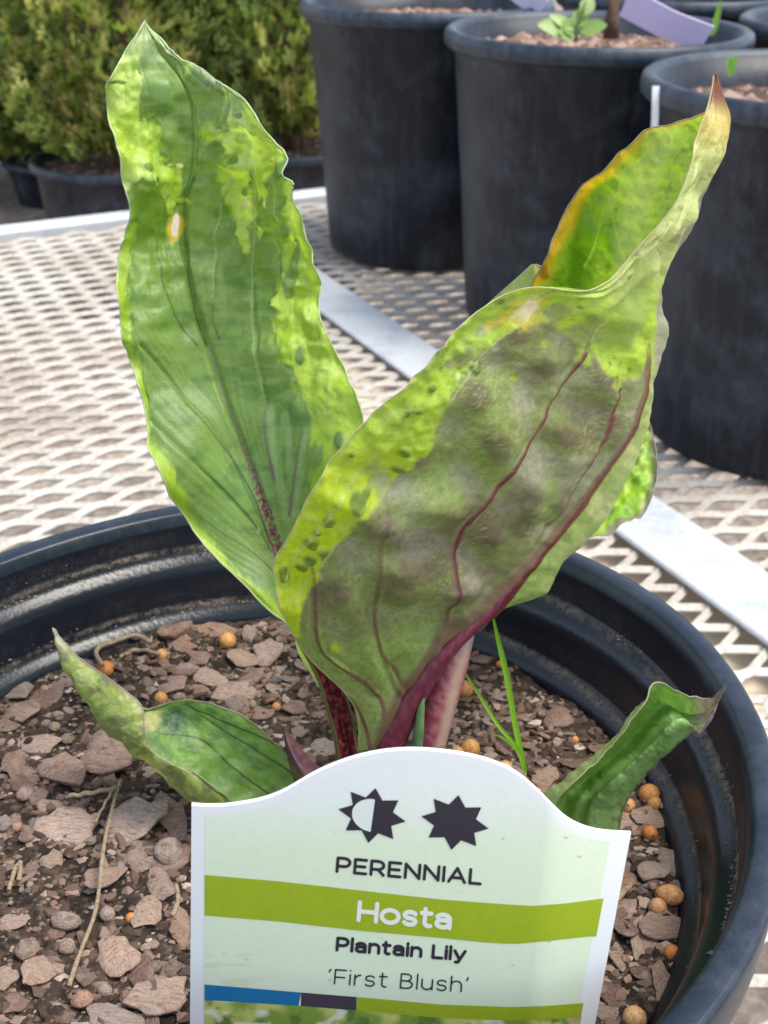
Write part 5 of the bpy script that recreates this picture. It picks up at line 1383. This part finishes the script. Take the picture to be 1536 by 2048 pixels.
def march(segs, hw, x0, y0, x1, y1, step):
    nx, ny = int((x1 - x0) / step) + 2, int((y1 - y0) / step) + 2
    gx, gy = x0 + np.arange(nx) * step, y0 + np.arange(ny) * step
    Xg, Yg = np.meshgrid(gx, gy)
    d = np.full(Xg.shape, 1e9)
    for q in segs:
        d = np.minimum(d, q(Xg, Yg))
    f = hw - d
    V, Fq, cache = [], [], {}
    def vid(key, p):
        if key not in cache:
            cache[key] = len(V); V.append(p)
        return cache[key]
    ins = f > 0
    act = np.argwhere(ins[:-1, :-1] | ins[1:, :-1] | ins[:-1, 1:] | ins[1:, 1:])
    for j, i in act:
        cs = [(j, i), (j, i + 1), (j + 1, i + 1), (j + 1, i)]
        poly = []
        for a in range(4):
            p, q = cs[a], cs[(a + 1) % 4]
            fp, fq = f[p], f[q]
            if fp > 0: poly.append(vid(p, (Xg[p], Yg[p])))
            if (fp > 0) != (fq > 0):
                t = fp / (fp - fq)
                poly.append(vid((min(p, q), max(p, q)), (Xg[p] + t * (Xg[q] - Xg[p]), Yg[p] + t * (Yg[q] - Yg[p]))))
        if len(poly) >= 3: Fq.append(poly[::-1])
    return np.array(V), Fq
def stamp(name, segs, hw, bbox, lift, colr, step=.9, label=None, parent=None):
    V, Fq = march(segs, hw, *bbox, step)
    P = on_tag(V[:, 0], V[:, 1], lift)
    c = np.broadcast_to(np.asarray(colr, float), (len(P), 3))
    o = mesh_obj(name, P, Fq, M['ink_flat'], parent or label_o, c)
    if label: o['label'] = label
    return o
def word(text, p0, p1, cap, lean, weight, gap, colr, lift=.0001, label=None, parent=None):
    xs, cur = [], 0
    for k, ch in enumerate(text):
        xs.append(cur); cur += GL[ch][0] + gap
    W = cur - gap
    p0, p1 = np.array(p0, float), np.array(p1, float)
    ex = (p1 - p0) / W; ey = np.array([lean * cap, -cap])
    segs = []; allp = []
    for x0, ch in zip(xs, text):
        for st in GL[ch][1]:
            pts = [tuple(p0 + ex * (x0 + a) + ey * b) for a, b in st]
            allp += pts
            if len(pts) == 1: pts = pts * 2
            segs.append(lambda X, Y, pts=pts: dist_poly(X, Y, pts)[0])
    a = np.array(allp); m = weight + 2
    return stamp('lettering', segs, weight / 2, (a[:, 0].min() - m, a[:, 1].min() - m, a[:, 0].max() + m, a[:, 1].max() + m), lift, colr, .9, label, parent)
DK = (.032, .028, .040)
word('PERENNIAL', (674, 1743), (960, 1768), 27, .08, 6.2, .27, DK, label='dark capitals reading PERENNIAL')
word('Hosta', (717, 1840), (899, 1856), 35, .08, 8.8, .22, (.74, .76, .68), label='white word Hosta on the lime band', parent=lime_band)
word('Plantain Lily', (674, 1900), (929, 1920), 23.5, .08, 6.4, .25, DK, label='bold dark words Plantain Lily')
word('(First Blush)', (657, 1967), (934, 1984), 28, .08, 3.1, .25, DK, label='thin dark words First Blush in quotes')
def star(cx, cy, rx, ry, rot, seed=0):
    pts = []
    for k in range(16):
        a = R_(rot + k * 22.5); q = 1.0 if k % 2 == 0 else .645
        pts.append((cx + rx * q * math.sin(a), cy - ry * q * math.cos(a)))
    sh = [(p[0], p[1] + (p[0] - cx) * .095) for p in pts]
    return sh
def poly_sdf(poly):
    def f(X, Y):
        d = dist_poly(X, Y, poly + [poly[0]])[0]
        return np.where(in_poly(X, Y, poly), -d, d)
    return f
s1 = star(744, 1631, 68, 56, 6)
half_sun = stamp('sun_symbol', [poly_sdf(s1)], 0, (670, 1565, 818, 1695), .0001, DK, 1.0, 'half sun symbol')
half = [(748 + 2, 1599)] + [(745 - 41 * math.sin(R_(a)), 1631 - 33 * math.cos(R_(a)) - 41 * math.sin(R_(a)) * .085) for a in range(4, 177, 8)] + [(741, 1664)]
stamp('sun_disc', [poly_sdf(half)], 0, (695, 1590, 755, 1672), .00014, (.66, .73, .68), 1.0, None, half_sun)
s2 = star(910, 1645, 68, 56, 6)
stamp('sun_symbol', [poly_sdf(s2)], 0, (836, 1580, 984, 1708), .0001, DK, 1.0, 'full sun symbol')
